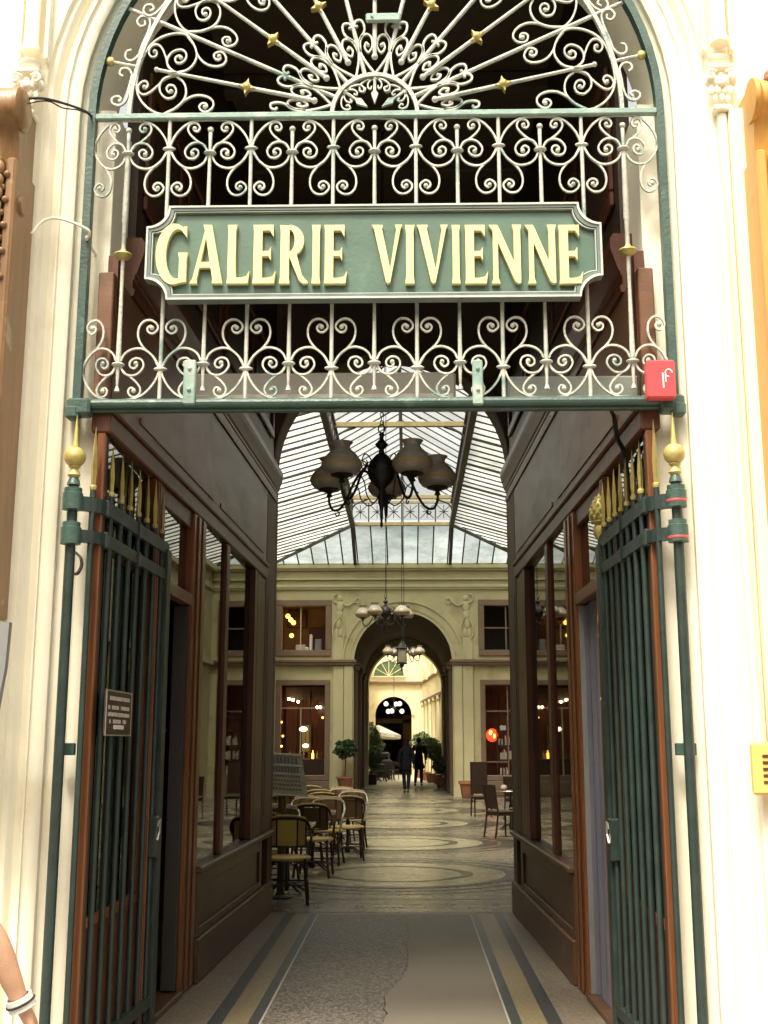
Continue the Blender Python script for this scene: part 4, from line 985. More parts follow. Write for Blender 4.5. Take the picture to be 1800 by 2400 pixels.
mb = MB(); a, b, c, d = DW[1]; mb.box(3.28, 3.32, 37.05, 37.10, c, d); mb.box(a, 3.279, 37.05, 37.10, 2.62, 2.66); mb.box(3.321, b, 37.05, 37.10, 2.62, 2.66); mb.box(a, 3.279, 37.05, 37.10, 1.05, 1.09); mb.build('glazing_bar', TAUPE, ct)
mb = MB(); a, b, c, d = UW[0]; mb.box(-3.3, -3.27, 37.06, 37.09, c, d); mb.build('glazing_bar', PLASTERL, ct)
mb = MB(); a, b, c, d = DW[0]; mb.box(-3.26, -3.23, 37.06, 37.09, c, 2.72); mb.box(a, b, 37.061, 37.089, 2.725, 2.75); mb.build('glazing_bar', PLASTERL, ct)
# rooms behind the windows
def room(a, b, c, d, m, nm, dep=2.2):
    mb = MB(); y0, y1 = 37.19, 37.2 + dep; e = .18
    mb.add([(a - e, y1, c - e), (b + e, y1, c - e), (b + e, y1, d + e), (a - e, y1, d + e)], [(0, 1, 2, 3)])
    mb.add([(a - e, y0, c - e), (a - e, y1, c - e), (a - e, y1, d + e), (a - e, y0, d + e)], [(0, 1, 2, 3)]); mb.add([(b + e, y0, c - e), (b + e, y1, c - e), (b + e, y1, d + e), (b + e, y0, d + e)], [(0, 1, 2, 3)])
    mb.add([(a - e, y0, c - e), (b + e, y0, c - e), (b + e, y1, c - e), (a - e, y1, c - e)], [(0, 1, 2, 3)]); mb.add([(a - e, y0, d + e), (b + e, y0, d + e), (b + e, y1, d + e), (a - e, y1, d + e)], [(0, 1, 2, 3)])
    return mb.build(nm, m, ct)
room(*UW[0], ROOMG, 'room'); room(*DW[0], ROOM, 'room'); room(*UW[1], WOODD, 'room'); room(*DW[1], ROOMG, 'room')
mb = MB(); mb.box(-3.95, -3.55, 39.2, 39.35, .5, 2.9, .02); mb.box(-3.45, -3.05, 39.25, 39.36, 1.3, 2.3, .02); mb.box(-2.9, -2.4, 39.2, 39.35, .5, 3.2, .02); mb.build('back_panel', WOODM, ct)
mb = MB(); mb.box(-3.40, -3.10, 39.20, 39.249, 1.36, 2.24, .01); mb.build('mirror', GOLD, ct)
mb = MB(); mb.box(-3.95, -2.4, 38.9, 39.1, 3.05, 3.5, .02); mb.box(-3.1, -3.02, 38.5, 38.6, .5, 3.4, .01); mb.build('beam', WOODD, ct)
mb = MB(); mb.box(-3.2, -2.45, 39.2, 39.36, 4.6, 5.5, .02); mb.box(-3.95, -3.3, 39.25, 39.37, 5.5, 6.1, .02); mb.build('back_panel', WOODM, ct)
mb = MB(); mb.box(2.5, 3.2, 39.2, 39.36, .6, 3.3, .02); mb.build('back_panel', TAUPE, ct)
# carved reliefs in the spandrels
def relief(sg):
    mb = MB(); x = sg * 2.02; y = 36.955
    def blob(dx, z, r, sx=1, sz=1): mb.ball((x + sg * dx, 36.985, z), r, 12, sx, .32, sz)
    blob(0, 6.22, .085, 1, 1.15); blob(0, 5.95, .13, .95, 1.35); blob(.02, 5.70, .12, .9, 1.3); blob(.05, 5.42, .11, .8, 1.7); blob(.10, 5.1, .08, .8, 2.0); blob(-.02, 5.12, .07, .8, 2.0)
    for pts in ([(-.08, 6.05), (-.25, 5.98), (-.42, 6.08), (-.50, 6.18)], [(.08, 6.05), (.2, 6.12), (.22, 6.3), (.1, 6.36)], [(.04, 5.6), (.2, 5.35), (.22, 5.05), (.12, 4.9)], [(-.06, 5.6), (-.16, 5.3), (-.14, 5.0)]):
        mb.tube(spline([(x + sg * a_, y, z_) for a_, z_ in pts], 5), .024, 8)
    mb.tube([(x - sg * .56 + .09 * math.cos(q * .7), y, 6.14 + .09 * math.sin(q * .7)) for q in range(10)], .02, 7)
    mb.build('relief_figure', PLASTERL, ct, True)
relief(-1); relief(1)
# contents of the windows
def lamp(nm, loc, r, m, label, cord=0, sz=1.0, group=None):
    t = thing(nm, loc, label, 'lamp', group); mb = MB(); mb.ball(loc, r, 12, 1, 1, sz); mb.build('shade', m, t, True)
    if cord: mb = MB(); mb.tube([(loc[0], loc[1], loc[2] + r * sz), (loc[0], loc[1], loc[2] + cord)], .008, 6); mb.build('cord', CORD, t)
    return t
for i, (dx, dy) in enumerate(((622, 1331), (628, 1339), (634, 1345))):
    p = P(dx, dy, Y=38.0); lamp('wall_lamp', p, .075, LAMPY, ('topmost', 'middle', 'lowest')[i] + ' of the three orange bulbs in the upper left window', group='orange bulbs in the upper window')
p = P(630, 1373, Y=38.0); lamp('wall_lamp', p, .07, LAMPY, 'single small orange lamp below the three bulbs in the upper left window')
p = P(655, 1575, Y=38.2); lamp('pendant_lamp', p, .13, LAMPS, 'bright pendant lamp hanging lowest to the pole line in the red lit cafe window', 1.5, .6)
p = P(660, 1611, Y=38.4); lamp('pendant_lamp', p, .10, LAMPS, 'second pendant lamp just under the brightest one in the red lit cafe window', 1.8, .6)
for i, (dx, dy) in enumerate(((624, 1510), (633, 1512), (644, 1516), (685, 1528), (692, 1528))):
    p = P(dx, dy, Y=38.6); lamp('spot_lamp', p, .045, LAMPW, 'tiny warm ceiling spot glowing in the red lit cafe window', group='ceiling spots in the cafe')
for i, (dx, dy) in enumerate(((608, 1560), (611, 1590), (608, 1612), (697, 1550))):
    p = P(dx, dy, Y=38.0); lamp('fairy_light', p, .035, LAMPY, 'small amber side light at the frame of the red lit cafe window', group='amber side lights in the cafe')
p = P(1063, 1588, Y=37.9)
t = thing('red_lantern', p, 'glowing red round lantern hanging in the right hand cafe window', 'lantern')
mb = MB(); mb.ball(p, .19, 16, 1, 1, 1.1); mb.build('paper_shade', LAMPR, t, True); mb = MB(); mb.ball((p.x - .05, p.y - .14, p.z + .06), .06, 10, 1, .8, 1.6); mb.ball((p.x + .05, p.y - .15, p.z - .02), .05, 10, 1, .8, 1.6); mb.build('glow', LAMPY, t, True)
mb = MB(); mb.tube([(p.x, p.y, p.z + .2), (p.x, p.y, 3.4)], .008, 6); mb.build('cord', CORD, t)
# white items on the sill of the upper window
for i, (dx, dy, w, h) in enumerate(((650, 1396, .32, .16), (672, 1385, .10, .42), (688, 1392, .22, .30), (663, 1400, .12, .10))):
    p = P(dx, dy, Y=37.6); mb = MB(); mb.box(p.x - w / 2, p.x + w / 2, p.y - .1, p.y + .1, 4.57, 4.57 + h * 1.3, .02); mb.box(p.x - w * .3, p.x + w * .3, p.y - .12, p.y - .101, 4.60, 4.57 + h, .01)
    solo(mb, 'crockery_stack', (BOOK, WHITE, GREY, WHITE)[i], ('wide low', 'tall narrow', 'grey medium', 'small white')[i] + ' stack of crockery on the sill of the upper left window', 'crockery', 'crockery on the window sill')
t = thing('bar_counter', (-3.2, 38.3, 0), 'dark bar counter with bottles behind the red lit cafe window', 'counter')
mb = MB(); mb.box(-3.85, -2.5, 38.2, 38.8, .5, 1.15, .02); mb.build('counter', WOODD, t)
for i in range(8): mb = MB(); mb.lathe((-3.7 + i * .15, 38.3, 1.152), [(.03, 0), (.035, .02), (.035, .16), (.012, .2), (.012, .26)], 8); mb.build('bottle', (LAMPY if i == 5 else GOLD if i % 3 == 0 else WOOD), t)  # one bottle is given a glow, lamplight put into its material
t = thing('bookcase', (3.7, 37.9, .6), 'dark open bookcase with books and a white box in the right hand cafe window', 'bookcase')
mb = MB()
for z in (.62, 1.1, 1.55, 2.0, 2.45): mb.box(3.02, 4.1, 37.7, 38.0, z, z + .04, .004)
mb.box(2.98, 3.018, 37.7, 38.0, .6, 2.1, .004); mb.box(3.5, 3.54, 37.71, 37.99, .661, 2.44)
mb.build('frame', WOODD, t)
mb = MB()
for z in (.661, 1.141, 1.591):
    x = 3.05
    while x < 3.95:
        w = random.uniform(.03, .06)
        if not 3.44 < x < 3.55 and random.random() < .6: mb = MB(); mb.box(x, x + w * .9, 37.74, 37.95, z, z + random.uniform(.18, .30)); mb.build('book', BOOK, t)
        x += w
mb = MB(); mb.box(3.1, 3.3, 37.74, 37.95, 2.041, 2.2, .01); mb.build('box', WHITE, t)

# side walls of the court (seen mirrored in the shop panes)
def court_side(sg):
    t = thing('court_side_wall', (sg * HW, 24, 0), 'plaster side wall of the court on the %s with two rows of windows' % ('left' if sg < 0 else 'right'), 'wall')
    mb = MB(); mb.box(sg * HW, sg * (HW + .3), 12.5, 37, 0, 7.3); mb.build('wall', PLASTER, t)
    mb = MB(); mb.box(sg * (HW - .01), sg * (HW - .16), 12.6, 36.7, 4.09, 4.25, .012); mb.box(sg * (HW - .01), sg * (HW - .2), 12.6, 36.7, 7.1, 7.27, .012); mb.box(sg * (HW - .01), sg * (HW - .08), 12.6, 36.7, 6.5, 6.66, .012); mb.build('string_course', PLASTERL, t)
    for i in range(6):
        y = 14.4 + i * 4.0
        mb = MB(); mb.box(sg * (HW - .005), sg * (HW - .07), y - 1.75, y - 1.35, .2, 4.08, .01); mb.build('pilaster', PLASTERL, t)
        for (z0, z1, mm) in ((.7, 3.4, ROOM if (i % 3 == 1) else WOODD), (4.55, 6.0, WOODD)):
            mb = MB(); mb.box(sg * (HW - .002), sg * (HW - .03), y - .8, y + .8, z0, z1); w = mb.build('window', mm, t)
            mb = MB(); mb.box(sg * (HW - .001), sg * (HW - .06), y - .95, y - .801, z0 - .15, z1 + .15, .01); mb.box(sg * (HW - .001), sg * (HW - .06), y + .801, y + .95, z0 - .15, z1 + .15, .01); mb.box(sg * (HW - .001), sg * (HW - .06), y - .80, y + .80, z1 + .001, z1 + .15, .01); mb.box(sg * (HW - .001), sg * (HW - .06), y - .80, y + .80, z0 - .15, z0 - .001, .01)
            mb.box(sg * (HW - .031), sg * (HW - .05), y - .02, y + .02, z0, z1); mb.build('frame', TAUPE, w)
court_side(-1); court_side(1)

# ---- glass roof
rf = thing('glass_roof', (0, 24.5, 7.3), 'pitched iron and glass roof over the court with a raised lantern along the middle', 'roof')
LX, LZ = 1.50, 8.15; EX, EZ = HW, 7.32; YA, YB, YL = 12.5, 37.0, 34.0
mb = MB()
for sg in (-1, 1):
    mb.add([(sg * EX, YA, EZ), (sg * EX, YB, EZ), (sg * LX, YL, LZ), (sg * LX, YA, LZ)], [(0, 1, 2, 3)])
mb.build('roof_pane', ROOFG, rf)
mb = MB(); mb.add([(-EX, YB, EZ), (EX, YB, EZ), (LX, YL, LZ), (-LX, YL, LZ)], [(0, 1, 2, 3)]); mb.build('hip_pane', glass_roof('hip_glass', (.40, .45, .45), (.50, .56, .57), .55, 'X', .48), rf)
mb = MB(); H1, H2 = 8.80, 9.75
for sg in (-1, 1):
    mb.add([(sg * (LX + .12), YA, H1), (sg * (LX + .12), YL + .1, H1), (0, YL + .1, H2), (0, YA, H2)], [(0, 1, 2, 3)])
    mb.add([(sg * LX, YA, LZ + .05), (sg * LX, YL, LZ + .05), (sg * LX, YL, H1 - .03), (sg * LX, YA, H1 - .03)], [(0, 1, 2, 3)])
mb.add([(-LX, YL, LZ + .05), (LX, YL, LZ + .05), (LX, YL, H1), (0, YL, H2 - .02), (-LX, YL, H1)], [(0, 1, 2, 3, 4)])
mb.build('lantern_pane', glass_roof('lantern_glass', (.9, .9, .88), (.8, .82, .78), .2), rf)
mb = MB(); k = 0; y = YA + .2
while y < YB:
    for sg in (-1, 1):
        f_ = 0 if y <= YL else (y - YL) / (YB - YL)
        big = k % 5 == 0; w = .032 if big else .013; d = .05 if big else .032
        a = Vector((sg * EX, y, EZ - .02)); b = Vector((sg * (LX + (EX - LX) * f_), y, LZ - .02 + (EZ - LZ) * f_))
        if (b - a).length > .1: mb.flat([a, b], d, w * 2, (0, 1, 0))
    y += .46; k += 1
for i in range(-9, 10):   # bars of the hipped end
    x = i * .48; top = Vector((max(-LX, min(LX, x * (LX / 1.5 if abs(x) <= LX else 1))), YL, LZ - .02)) if abs(x) <= LX else Vector((x, YL + (YB - YL) * (abs(x) - LX) / (EX - LX), LZ + (EZ - LZ) * (abs(x) - LX) / (EX - LX) - .02))
    if abs(x) < EX: mb.flat([Vector((x, YB, EZ - .02)), top], .034, .04, (1, 0, 0))
mb.build('glazing_bars', STEEL, rf)
mb = MB(); k = 0; y = YA + .3
while y < YL:
    for sg in (-1, 1): mb.flat([Vector((sg * (LX + .12), y, H1 - .015)), Vector((0, y, H2 - .015))], .03, .022, (0, 1, 0)); mb.flat([Vector((sg * (LX - .01), y, LZ + .05)), Vector((sg * (LX - .01), y, H1 - .03))], .03, .03, (0, 1, 0))
    y += .60
mb.tube([(0, YA, H2 - .06), (0, YL, H2 - .06)], .045, 8); mb.build('lantern_bars', STEEL, rf)
for sg in (-1, 1):
    mb = MB(); mb.box(sg * (LX - .09), sg * (LX + .05), YA, YL + .08, LZ - .17, LZ - .03, .015); mb.box(sg * (LX - .05), sg * (LX + .02), YA, YL, H1 - .08, H1 - .02); mb.build('purlin', STEEL, rf)
    mb = MB(); mb.flat([Vector((sg * EX, YB - .02, EZ - .06)), Vector((sg * LX, YL, LZ - .1))], .09, .07, (0, 1, 0)); mb.build('hip_rafter', STEEL, rf)
    # struts down from lantern end to the cornice
    mb = MB(); mb.flat([Vector((sg * LX, YL, LZ - .1)), Vector((sg * LX * 1.02, YB - .05, EZ - .05))], .08, .10, (1, 0, 0)); mb.build('hip_post', STEEL, rf)
mb = MB(); mb.box(-LX + .05, LX - .05, YL - .06, YL + .05, LZ - .12, LZ - .01, .01); mb.box(-LX, LX, YL - .05, YL + .04, H1 - .08, H1 - .02); mb.box(-EX, EX, YB - .12, YB - .03, EZ - .06, EZ + .03, .01); mb.build('end_beam', TIEM, rf)
for y in (15.2, 20.2, 25.3, 33.2):
    mb = MB(); mb.box(-LX - .02, LX + .02, y - .05, y + .05, H1 - .12, H1 + .0, .01); mb.build('tie_beam', TIEM, rf)
    mb = MB(); mb.tube([(0, y, H1), (0, y, H2 - .06)], .028, 8)
    for sg in (-1, 1): mb.tube(spline([(0, y, H1 + .62), (sg * .12, y, H1 + .34), (sg * .5, y, H1 + .06)], 6), .018, 6); mb.tube(spline([(sg * LX, y, H1 - .65), (sg * (LX - .1), y, H1 - .3), (sg * (LX - .5), y, H1 - .12)], 6), .025, 6)
    mb.build('king_post', STEEL, rf)
mb = MB()      # pierced frieze at the lantern end
for i in range(6):
    x = -LX + .25 + i * .5
    for (u1, v1, u2, v2) in ((-.2, -.2, .2, .2), (-.2, .2, .2, -.2), (-.13, 0, .13, 0), (0, -.2, 0, .2)): mb.flat([Vector((x + u1, YL - .02, 8.46 + v1)), Vector((x + u2, YL - .021, 8.46 + v2))], .022, .02)
    mb.box(x - .27, x - .23, YL - .04, YL - .01, LZ, H1 - .08)
    mb.ball((x, YL - .03, 8.46), .045, 8)
mb.build('frieze', STEEL, rf)

# ================================================================== FAR VAULT AND GALLERY
va = thing('vaulted_passage', (0, 42, 0), 'dark vaulted link between the court and the sunlit gallery', 'vault')
mb = MB(); n = 24
for sg in (-1, 1):
    mb.add([(sg * 1.60, 37.02, 0), (sg * 1.60, 47, 0), (sg * 1.60, 47, FZ), (sg * 1.60, 37.02, FZ)], [(0, 1, 2, 3)])
r1, r2 = 1.60, 1.60
A = [(-1.6 * math.cos(math.pi * i / n), FZ + 1.6 * math.sin(math.pi * i / n)) for i in range(n + 1)]
mb.add([(x, 37.02, z) for x, z in A] + [(x, 47, z) for x, z in A], [(i, i + 1, n + 2 + i, n + 1 + i) for i in range(n)])
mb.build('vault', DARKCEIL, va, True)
for sg in (-1, 1):
    for y in (38.2, 41.2, 44.2):
        mb = MB(); mb.box(sg * 1.595, sg * 1.50, y, y + .5, 0, 4.0, .01); mb.box(sg * 1.595, sg * 1.45, y - .1, y + .6, 4.001, 4.15, .02); mb.box(sg * 1.595, sg * 1.42, y - .15, y + .65, 4.151, 4.25, .02); mb.build('pier', TAUPE, va)
def archwall(y, xc, hw, ra, za, ztop, ra_x, m, name, label, thick=.35, outer_m=None):
    t = thing(name, (xc, y, 0), label, 'wall'); mb = MB(); n = 28
    for yy in (y, y + thick):
        pin = [(xc + ra_x - ra * math.cos(math.pi * i / n), za + ra * math.sin(math.pi * i / n)) for i in range(n + 1)]; pout = [(xc - hw + 2 * hw * i / n, ztop) for i in range(n + 1)]
        mb.add([(x, yy, z) for x, z in pin] + [(x, yy, z) for x, z in pout], [(i, i + 1, n + 2 + i, n + 1 + i) for i in range(n)])
        for sg in (-1, 1):
            xi = xc + ra_x + sg * ra; xo = xc + sg * hw
            mb.add([(xi, yy, za), (xo, yy, za), (xo, yy, ztop)], [(0, 1, 2)]); mb.add([(xi, yy, 0), (xo, yy, 0), (xo, yy, za), (xi, yy, za)], [(0, 1, 2, 3)])
    pin = [(xc + ra_x - ra * math.cos(math.pi * i / n), za + ra * math.sin(math.pi * i / n)) for i in range(n + 1)]
    mb.add([(x, y, z) for x, z in pin] + [(x, y + thick, z) for x, z in pin], [(i, i + 1, n + 2 + i, n + 1 + i) for i in range(n)])
    for sg in (-1, 1):
        xi = xc + ra_x + sg * ra; mb.add([(xi, y, 0), (xi, y + thick, 0), (xi, y + thick, za), (xi, y, za)], [(0, 1, 2, 3)])
    mb.build('wall', m, t); return t
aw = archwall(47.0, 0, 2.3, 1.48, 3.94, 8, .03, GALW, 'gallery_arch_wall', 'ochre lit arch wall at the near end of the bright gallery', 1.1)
# the gallery bends slightly to the left
def gx(y): return -.62 * (y - 47) / 15.0
gl = thing('gallery_walls', (-.3, 54, 0), 'sunlit pale yellow walls of the far gallery with pilasters and cornices', 'building')
def gwall(off, sg):
    y0, y1 = 48.1, 62.0; a = gx(y0) + off[0]; b = gx(y1) + off[1]
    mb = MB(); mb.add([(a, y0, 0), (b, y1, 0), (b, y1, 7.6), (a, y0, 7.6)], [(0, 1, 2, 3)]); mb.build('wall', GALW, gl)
    mb = MB()
    for i in range(6):
        f_ = (i + .5) / 6; x = a + (b - a) * f_; y = y0 + (y1 - y0) * f_
        mb.box(x - sg * .002, x - sg * .10, y - .22, y + .22, 0, 3.55, .01)
        mb.box(x - sg * .003, x - sg * .14, y - .28, y + .28, 3.551, 3.70, .01)
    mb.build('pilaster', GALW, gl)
    for (z, w, dd) in ((3.76, .14, .09), (4.75, .12, .08), (6.9, .2, .15)):
        mb = MB(); mb.flat([Vector((a - sg * dd / 2, y0, z)), Vector((b - sg * dd / 2, y1, z))], dd, w, (0, 0, 1)); mb.build('string_course', TAUPE if z < 5 else GALW, gl)
gwall((1.80, 1.50), 1); gwall((-1.80, -1.55), -1)
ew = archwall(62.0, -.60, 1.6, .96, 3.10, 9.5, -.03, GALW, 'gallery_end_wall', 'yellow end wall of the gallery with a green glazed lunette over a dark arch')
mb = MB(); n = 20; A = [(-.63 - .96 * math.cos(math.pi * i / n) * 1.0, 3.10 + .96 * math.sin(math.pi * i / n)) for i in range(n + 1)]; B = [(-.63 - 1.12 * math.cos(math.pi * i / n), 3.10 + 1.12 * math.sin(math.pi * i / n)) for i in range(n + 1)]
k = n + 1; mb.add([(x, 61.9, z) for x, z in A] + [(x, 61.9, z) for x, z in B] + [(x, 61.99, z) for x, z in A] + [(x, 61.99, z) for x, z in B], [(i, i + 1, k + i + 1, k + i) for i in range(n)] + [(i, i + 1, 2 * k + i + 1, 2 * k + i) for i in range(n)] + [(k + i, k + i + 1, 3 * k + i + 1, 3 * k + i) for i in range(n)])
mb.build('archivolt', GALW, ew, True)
mb = MB(); mb.box(-2.1, .85, 61.8, 61.99, 4.72, 4.86, .02); mb.box(-2.1, .85, 61.85, 61.99, 6.9, 7.1, .02); mb.build('cornice', TAUPE, ew)
cxl = P(840, 1460, Y=61.9).x; mb = MB(); zb = P(840, 1460, Y=61.9).z; rr = .80
mb.prism([(cxl + rr * math.cos(R(180 * i / 20)), zb + rr * .98 * math.sin(R(180 * i / 20))) for i in range(21)], 61.93, 61.99); lu = mb.build('lunette', mat('lunette_glass', (.10, .16, .085), .3, .4, 2), ew)
mb = MB()
for i in range(1, 6):
    a = R(30 * i); mb.flat([Vector((cxl, 61.92, zb)), Vector((cxl + rr * math.cos(a), 61.92, zb + rr * math.sin(a)))], .03, .02)
mb.flat([Vector((cxl + (rr + .03) * math.cos(R(9 * i)), 61.91, zb + (rr + .03) * math.sin(R(9 * i)))) for i in range(21)], .07, .05); mb.box(cxl - rr - .06, cxl + rr + .06, 61.88, 61.92, zb - .07, zb - .005); mb.build('lunette_frame', GALW, lu)
mb = MB()
for sg in (-1, 1): mb.add([(gx(47.4) + sg * 1.8, 47.36, 7.6), (gx(62) + sg * 1.52, 62, 7.6), (gx(62), 62, 8.5), (gx(47.4), 47.36, 8.5)], [(0, 1, 2, 3)])
o = thing('gallery_roof', (-.3, 54, 7.6), 'small glazed roof over the far bright gallery', 'roof'); mb.build('roof_pane', glass_roof('gallery_glass', (.99, .99, .98), (.95, .95, .92), .03), o)
mb = MB()
for i in range(14):
    y = 47.6 + i * 1.05; f_ = (y - 47.36) / 14.64
    for sg in (-1, 1): mb.flat([Vector((gx(y) + sg * (1.8 - .28 * f_), y, 7.59)), Vector((gx(y), y, 8.48))], .04, .05, (0, 1, 0))
mb.build('glazing_bars', STEEL, o)
for yy, rr in ((52.0, 1.52), (57.0, 1.42)):
    mb = MB(); n = 24; xc = gx(yy); A = [(xc - rr * math.cos(math.pi * i / n), 4.7 + rr * math.sin(math.pi * i / n)) for i in range(n + 1)]; B = [(xc - (rr + .22) * math.cos(math.pi * i / n), 4.7 + (rr + .22) * math.sin(math.pi * i / n)) for i in range(n + 1)]; k = n + 1
    mb.add([(x, yy, z) for x, z in A] + [(x, yy, z) for x, z in B] + [(x, yy + .3, z) for x, z in A] + [(x, yy + .3, z) for x, z in B], [(i, i + 1, k + i + 1, k + i) for i in range(n)] + [(i, i + 1, 2 * k + i + 1, 2 * k + i) for i in range(n)] + [(2 * k + i, 2 * k + i + 1, 3 * k + i + 1, 3 * k + i) for i in range(n)] + [(k + i, k + i + 1, 3 * k + i + 1, 3 * k + i) for i in range(n)])
    mb.build('arch_rib', GALW, gl, True)
# beyond the end arch: a dark passage with an inner arch
dk = thing('far_passage', (-.7, 68, 0), 'dark passage beyond the gallery with a smaller arch inside', 'passage')
mb = MB()
for x in (-2.0, .75): mb.add([(x, 62.36, 0), (x, 74, 0), (x, 74, 4.6), (x, 62.36, 4.6)], [(0, 1, 2, 3)])
mb.add([(-2.0, 62.36, 4.6), (.75, 62.36, 4.6), (.75, 74, 4.6), (-2.0, 74, 4.6)], [(0, 1, 2, 3)]); mb.add([(-2.0, 74, 0), (.75, 74, 0), (.75, 74, 4.6), (-2.0, 74, 4.6)], [(0, 1, 2, 3)])
mb.build('wall', WOODD, dk)
p = P(872, 1600, Y=66.0)
mb = MB(); mb.box(p.x - .05, p.x + .45, 66, 66.3, 0, 3.2, .02); mb.box(-2, .7, 66, 66.25, 2.75, 3.0, .02); mb.build('pier', mat('far_ochre', (.20, .12, .04), .7), dk)

# ================================================================== CHANDELIERS
def chandelier(loc, drop, label):
    c = Vector(loc); t = thing('chandelier', loc, label, 'chandelier', 'five light chandeliers along the court'); Z = Vector((0, 0, 0))
    old = ORI[t.name]; ORI[t.name] = Vector((0, 0, 0))
    mb = MB()
    mb.lathe(Z, [(.004, -.50), (.014, -.48), (.010, -.44), (.016, -.40), (.014, -.36), (.022, -.31), (.034, -.27), (.024, -.23), (.020, -.18), (.04, -.15), (.080, -.112), (.110, -.075), (.127, -.03), (.127, .025), (.110, .072), (.080, .110), (.05, .142), (.03, .152), (.022, .19), (.045, .21), (.06, .235), (.045, .25), (.02, .28), (.018, .31), (.03, .325), (.008, .34)], 22)
    mb.build('body', BLACK, t, True)
    mb = MB(); mb.tube([(.03 * math.cos(q * math.pi / 6), 0, .375 + .037 * math.sin(q * math.pi / 6)) for q in range(13)], .007, 6)
    z = .41; i = 0
    while z < min(drop, 1.2):
        a = R(90 * (i % 2)); mb.tube([(.013 * math.cos(q * math.pi / 4) * math.cos(a), .013 * math.cos(q * math.pi / 4) * math.sin(a), z + .02 + .024 * math.sin(q * math.pi / 4)) for q in range(9)], .0045, 5); z += .037; i += 1
    mb.tube([(0, 0, z - .01), (0, 0, drop)], .006, 6); mb.tube([(.018, .0, .3), (.026, 0, .9), (.012, 0, drop)], .0035, 5)
    mb.lathe((0, 0, drop), [(.02, -.05), (.06, -.02), (.07, 0)], 12)
    mb.build('chain', BLACK, t)
    for k in range(5):
        w = R(-90 - 40 + 72 * k); dx, dy = math.cos(w), math.sin(w); rr = .525
        def q(r_, z_): return (dx * r_, dy * r_, z_)
        mb = MB(); mb.tube(spline([q(.05, -.10), q(.14, .0), q(.21, .0), q(.28, -.09), q(.34, -.21), q(.41, -.30), q(.485, -.31), q(.525, -.24), q(.525, -.17)], 6), .012, 7)
        mb.tube(spline([q(.10, .02), q(.16, .09), q(.22, .11), q(.26, .06), q(.23, .01), q(.19, .03), q(.205, .06)], 5), .006, 6)
        mb.tube(spline([q(.45, -.315), q(.42, -.345), q(.445, -.365), q(.465, -.345)], 5), .006, 6); mb.tube(spline([q(.03, -.24), q(.12, -.30), q(.2, -.24), q(.23, -.14), q(.27, -.10)], 5), .006, 6)
        ar = mb.build('arm', BLACK, t, True)
        mb = MB(); C = Vector(q(rr, -.13))
        mb.lathe(C, [(.006, -.07), (.03, -.055), (.018, -.03), (.05, -.015), (.10, .0), (.098, .008)], 16); mb.build('holder', BLACK, ar, True)
        mb = MB(); C = Vector(q(rr, -.12))
        prof = [(.095, .0), (.14, .012), (.170, .048), (.178, .082), (.166, .12), (.128, .17), (.088, .205), (.070, .228), (.074, .25), (.098, .275)]
        pr2 = prof + [(r_ - .005, z_) for r_, z_ in reversed(prof)]
        mb.lathe(C, pr2, 22); mb.build('shade', SHADE, ar, True)
        mb = MB(); mb.lathe(C, [(.1755, .062), (.1795, .072), (.1800, .096), (.1760, .102)], 22); mb.build('shade_band', mat('tan_band', (.46, .34, .16), .4) if 'tan_band' not in MATS else MATS['tan_band'], ar, True)
    return t
ch = chandelier((-.05, 9.7, 3.955), 3.24, 'nearest black iron chandelier with five bell glass shades hanging in the dark passage')
def cz(Y, dx, dy): return P(dx, dy, Y=Y)
p = cz(21, 833, 1322); c2 = chandelier((p.x, 21, p.z), (9.68 - p.z) / .80, 'second chandelier on a long rod before the left shoulder of the far arch')
p = cz(33, 872, 1406); c3x = chandelier((p.x, 33, p.z), (9.68 - p.z) / .9, 'third chandelier on a long rod seen inside the far arch above the lantern light')
for c_, a in ((c2, 14), (c3x, 40)): c_.rotation_euler.z = R(a)
ch.scale = (.95, .95, 1)
for c_, k_ in ((c2, .80), (c3x, .9)): c_.scale = (k_, k_, 1 if False else k_)
# square hanging lantern in the vault
p = P(868, 1417, Y=29); t = thing('hanging_lantern', p, 'square glazed iron lantern on a long cord, framed by the far arch', 'lantern')
mb = MB()
for sx in (-1, 1):
    for sy in (-1, 1): mb.box(p.x + sx * .14 - .013, p.x + sx * .14 + .013, p.y + sy * .14 - .013, p.y + sy * .14 + .013, p.z - .22, p.z + .22)
mb.box(p.x - .17, p.x + .17, p.y - .17, p.y + .17, p.z + .221, p.z + .25, .01); mb.box(p.x - .17, p.x + .17, p.y - .17, p.y + .17, p.z - .25, p.z - .221, .01)
mb.lathe((p.x, p.y, p.z + .251), [(.17, 0), (.10, .09), (.05, .15), (.03, .22)], 8); mb.tube([(p.x, p.y, p.z + .45), (p.x, p.y, 9.68)], .009, 6); mb.lathe((p.x, p.y, p.z - .48), [(.005, 0), (.04, .05), (.02, .1), (.06, .17), (.09, .229)], 10)
mb.v = [Vector((p.x + (v.x - p.x) * .8, p.y + (v.y - p.y) * .8, p.z + (v.z - p.z) * .8 if v.z < 9 else v.z)) for v in mb.v]
mb.build('frame', BLACK, t)
mb = MB(); mb.box(p.x - .10, p.x + .10, p.y - .10, p.y + .10, p.z - .165, p.z + .165, .01); mb.build('glass', mat('lantern_glass_dull', (.25, .24, .17), .2), t)
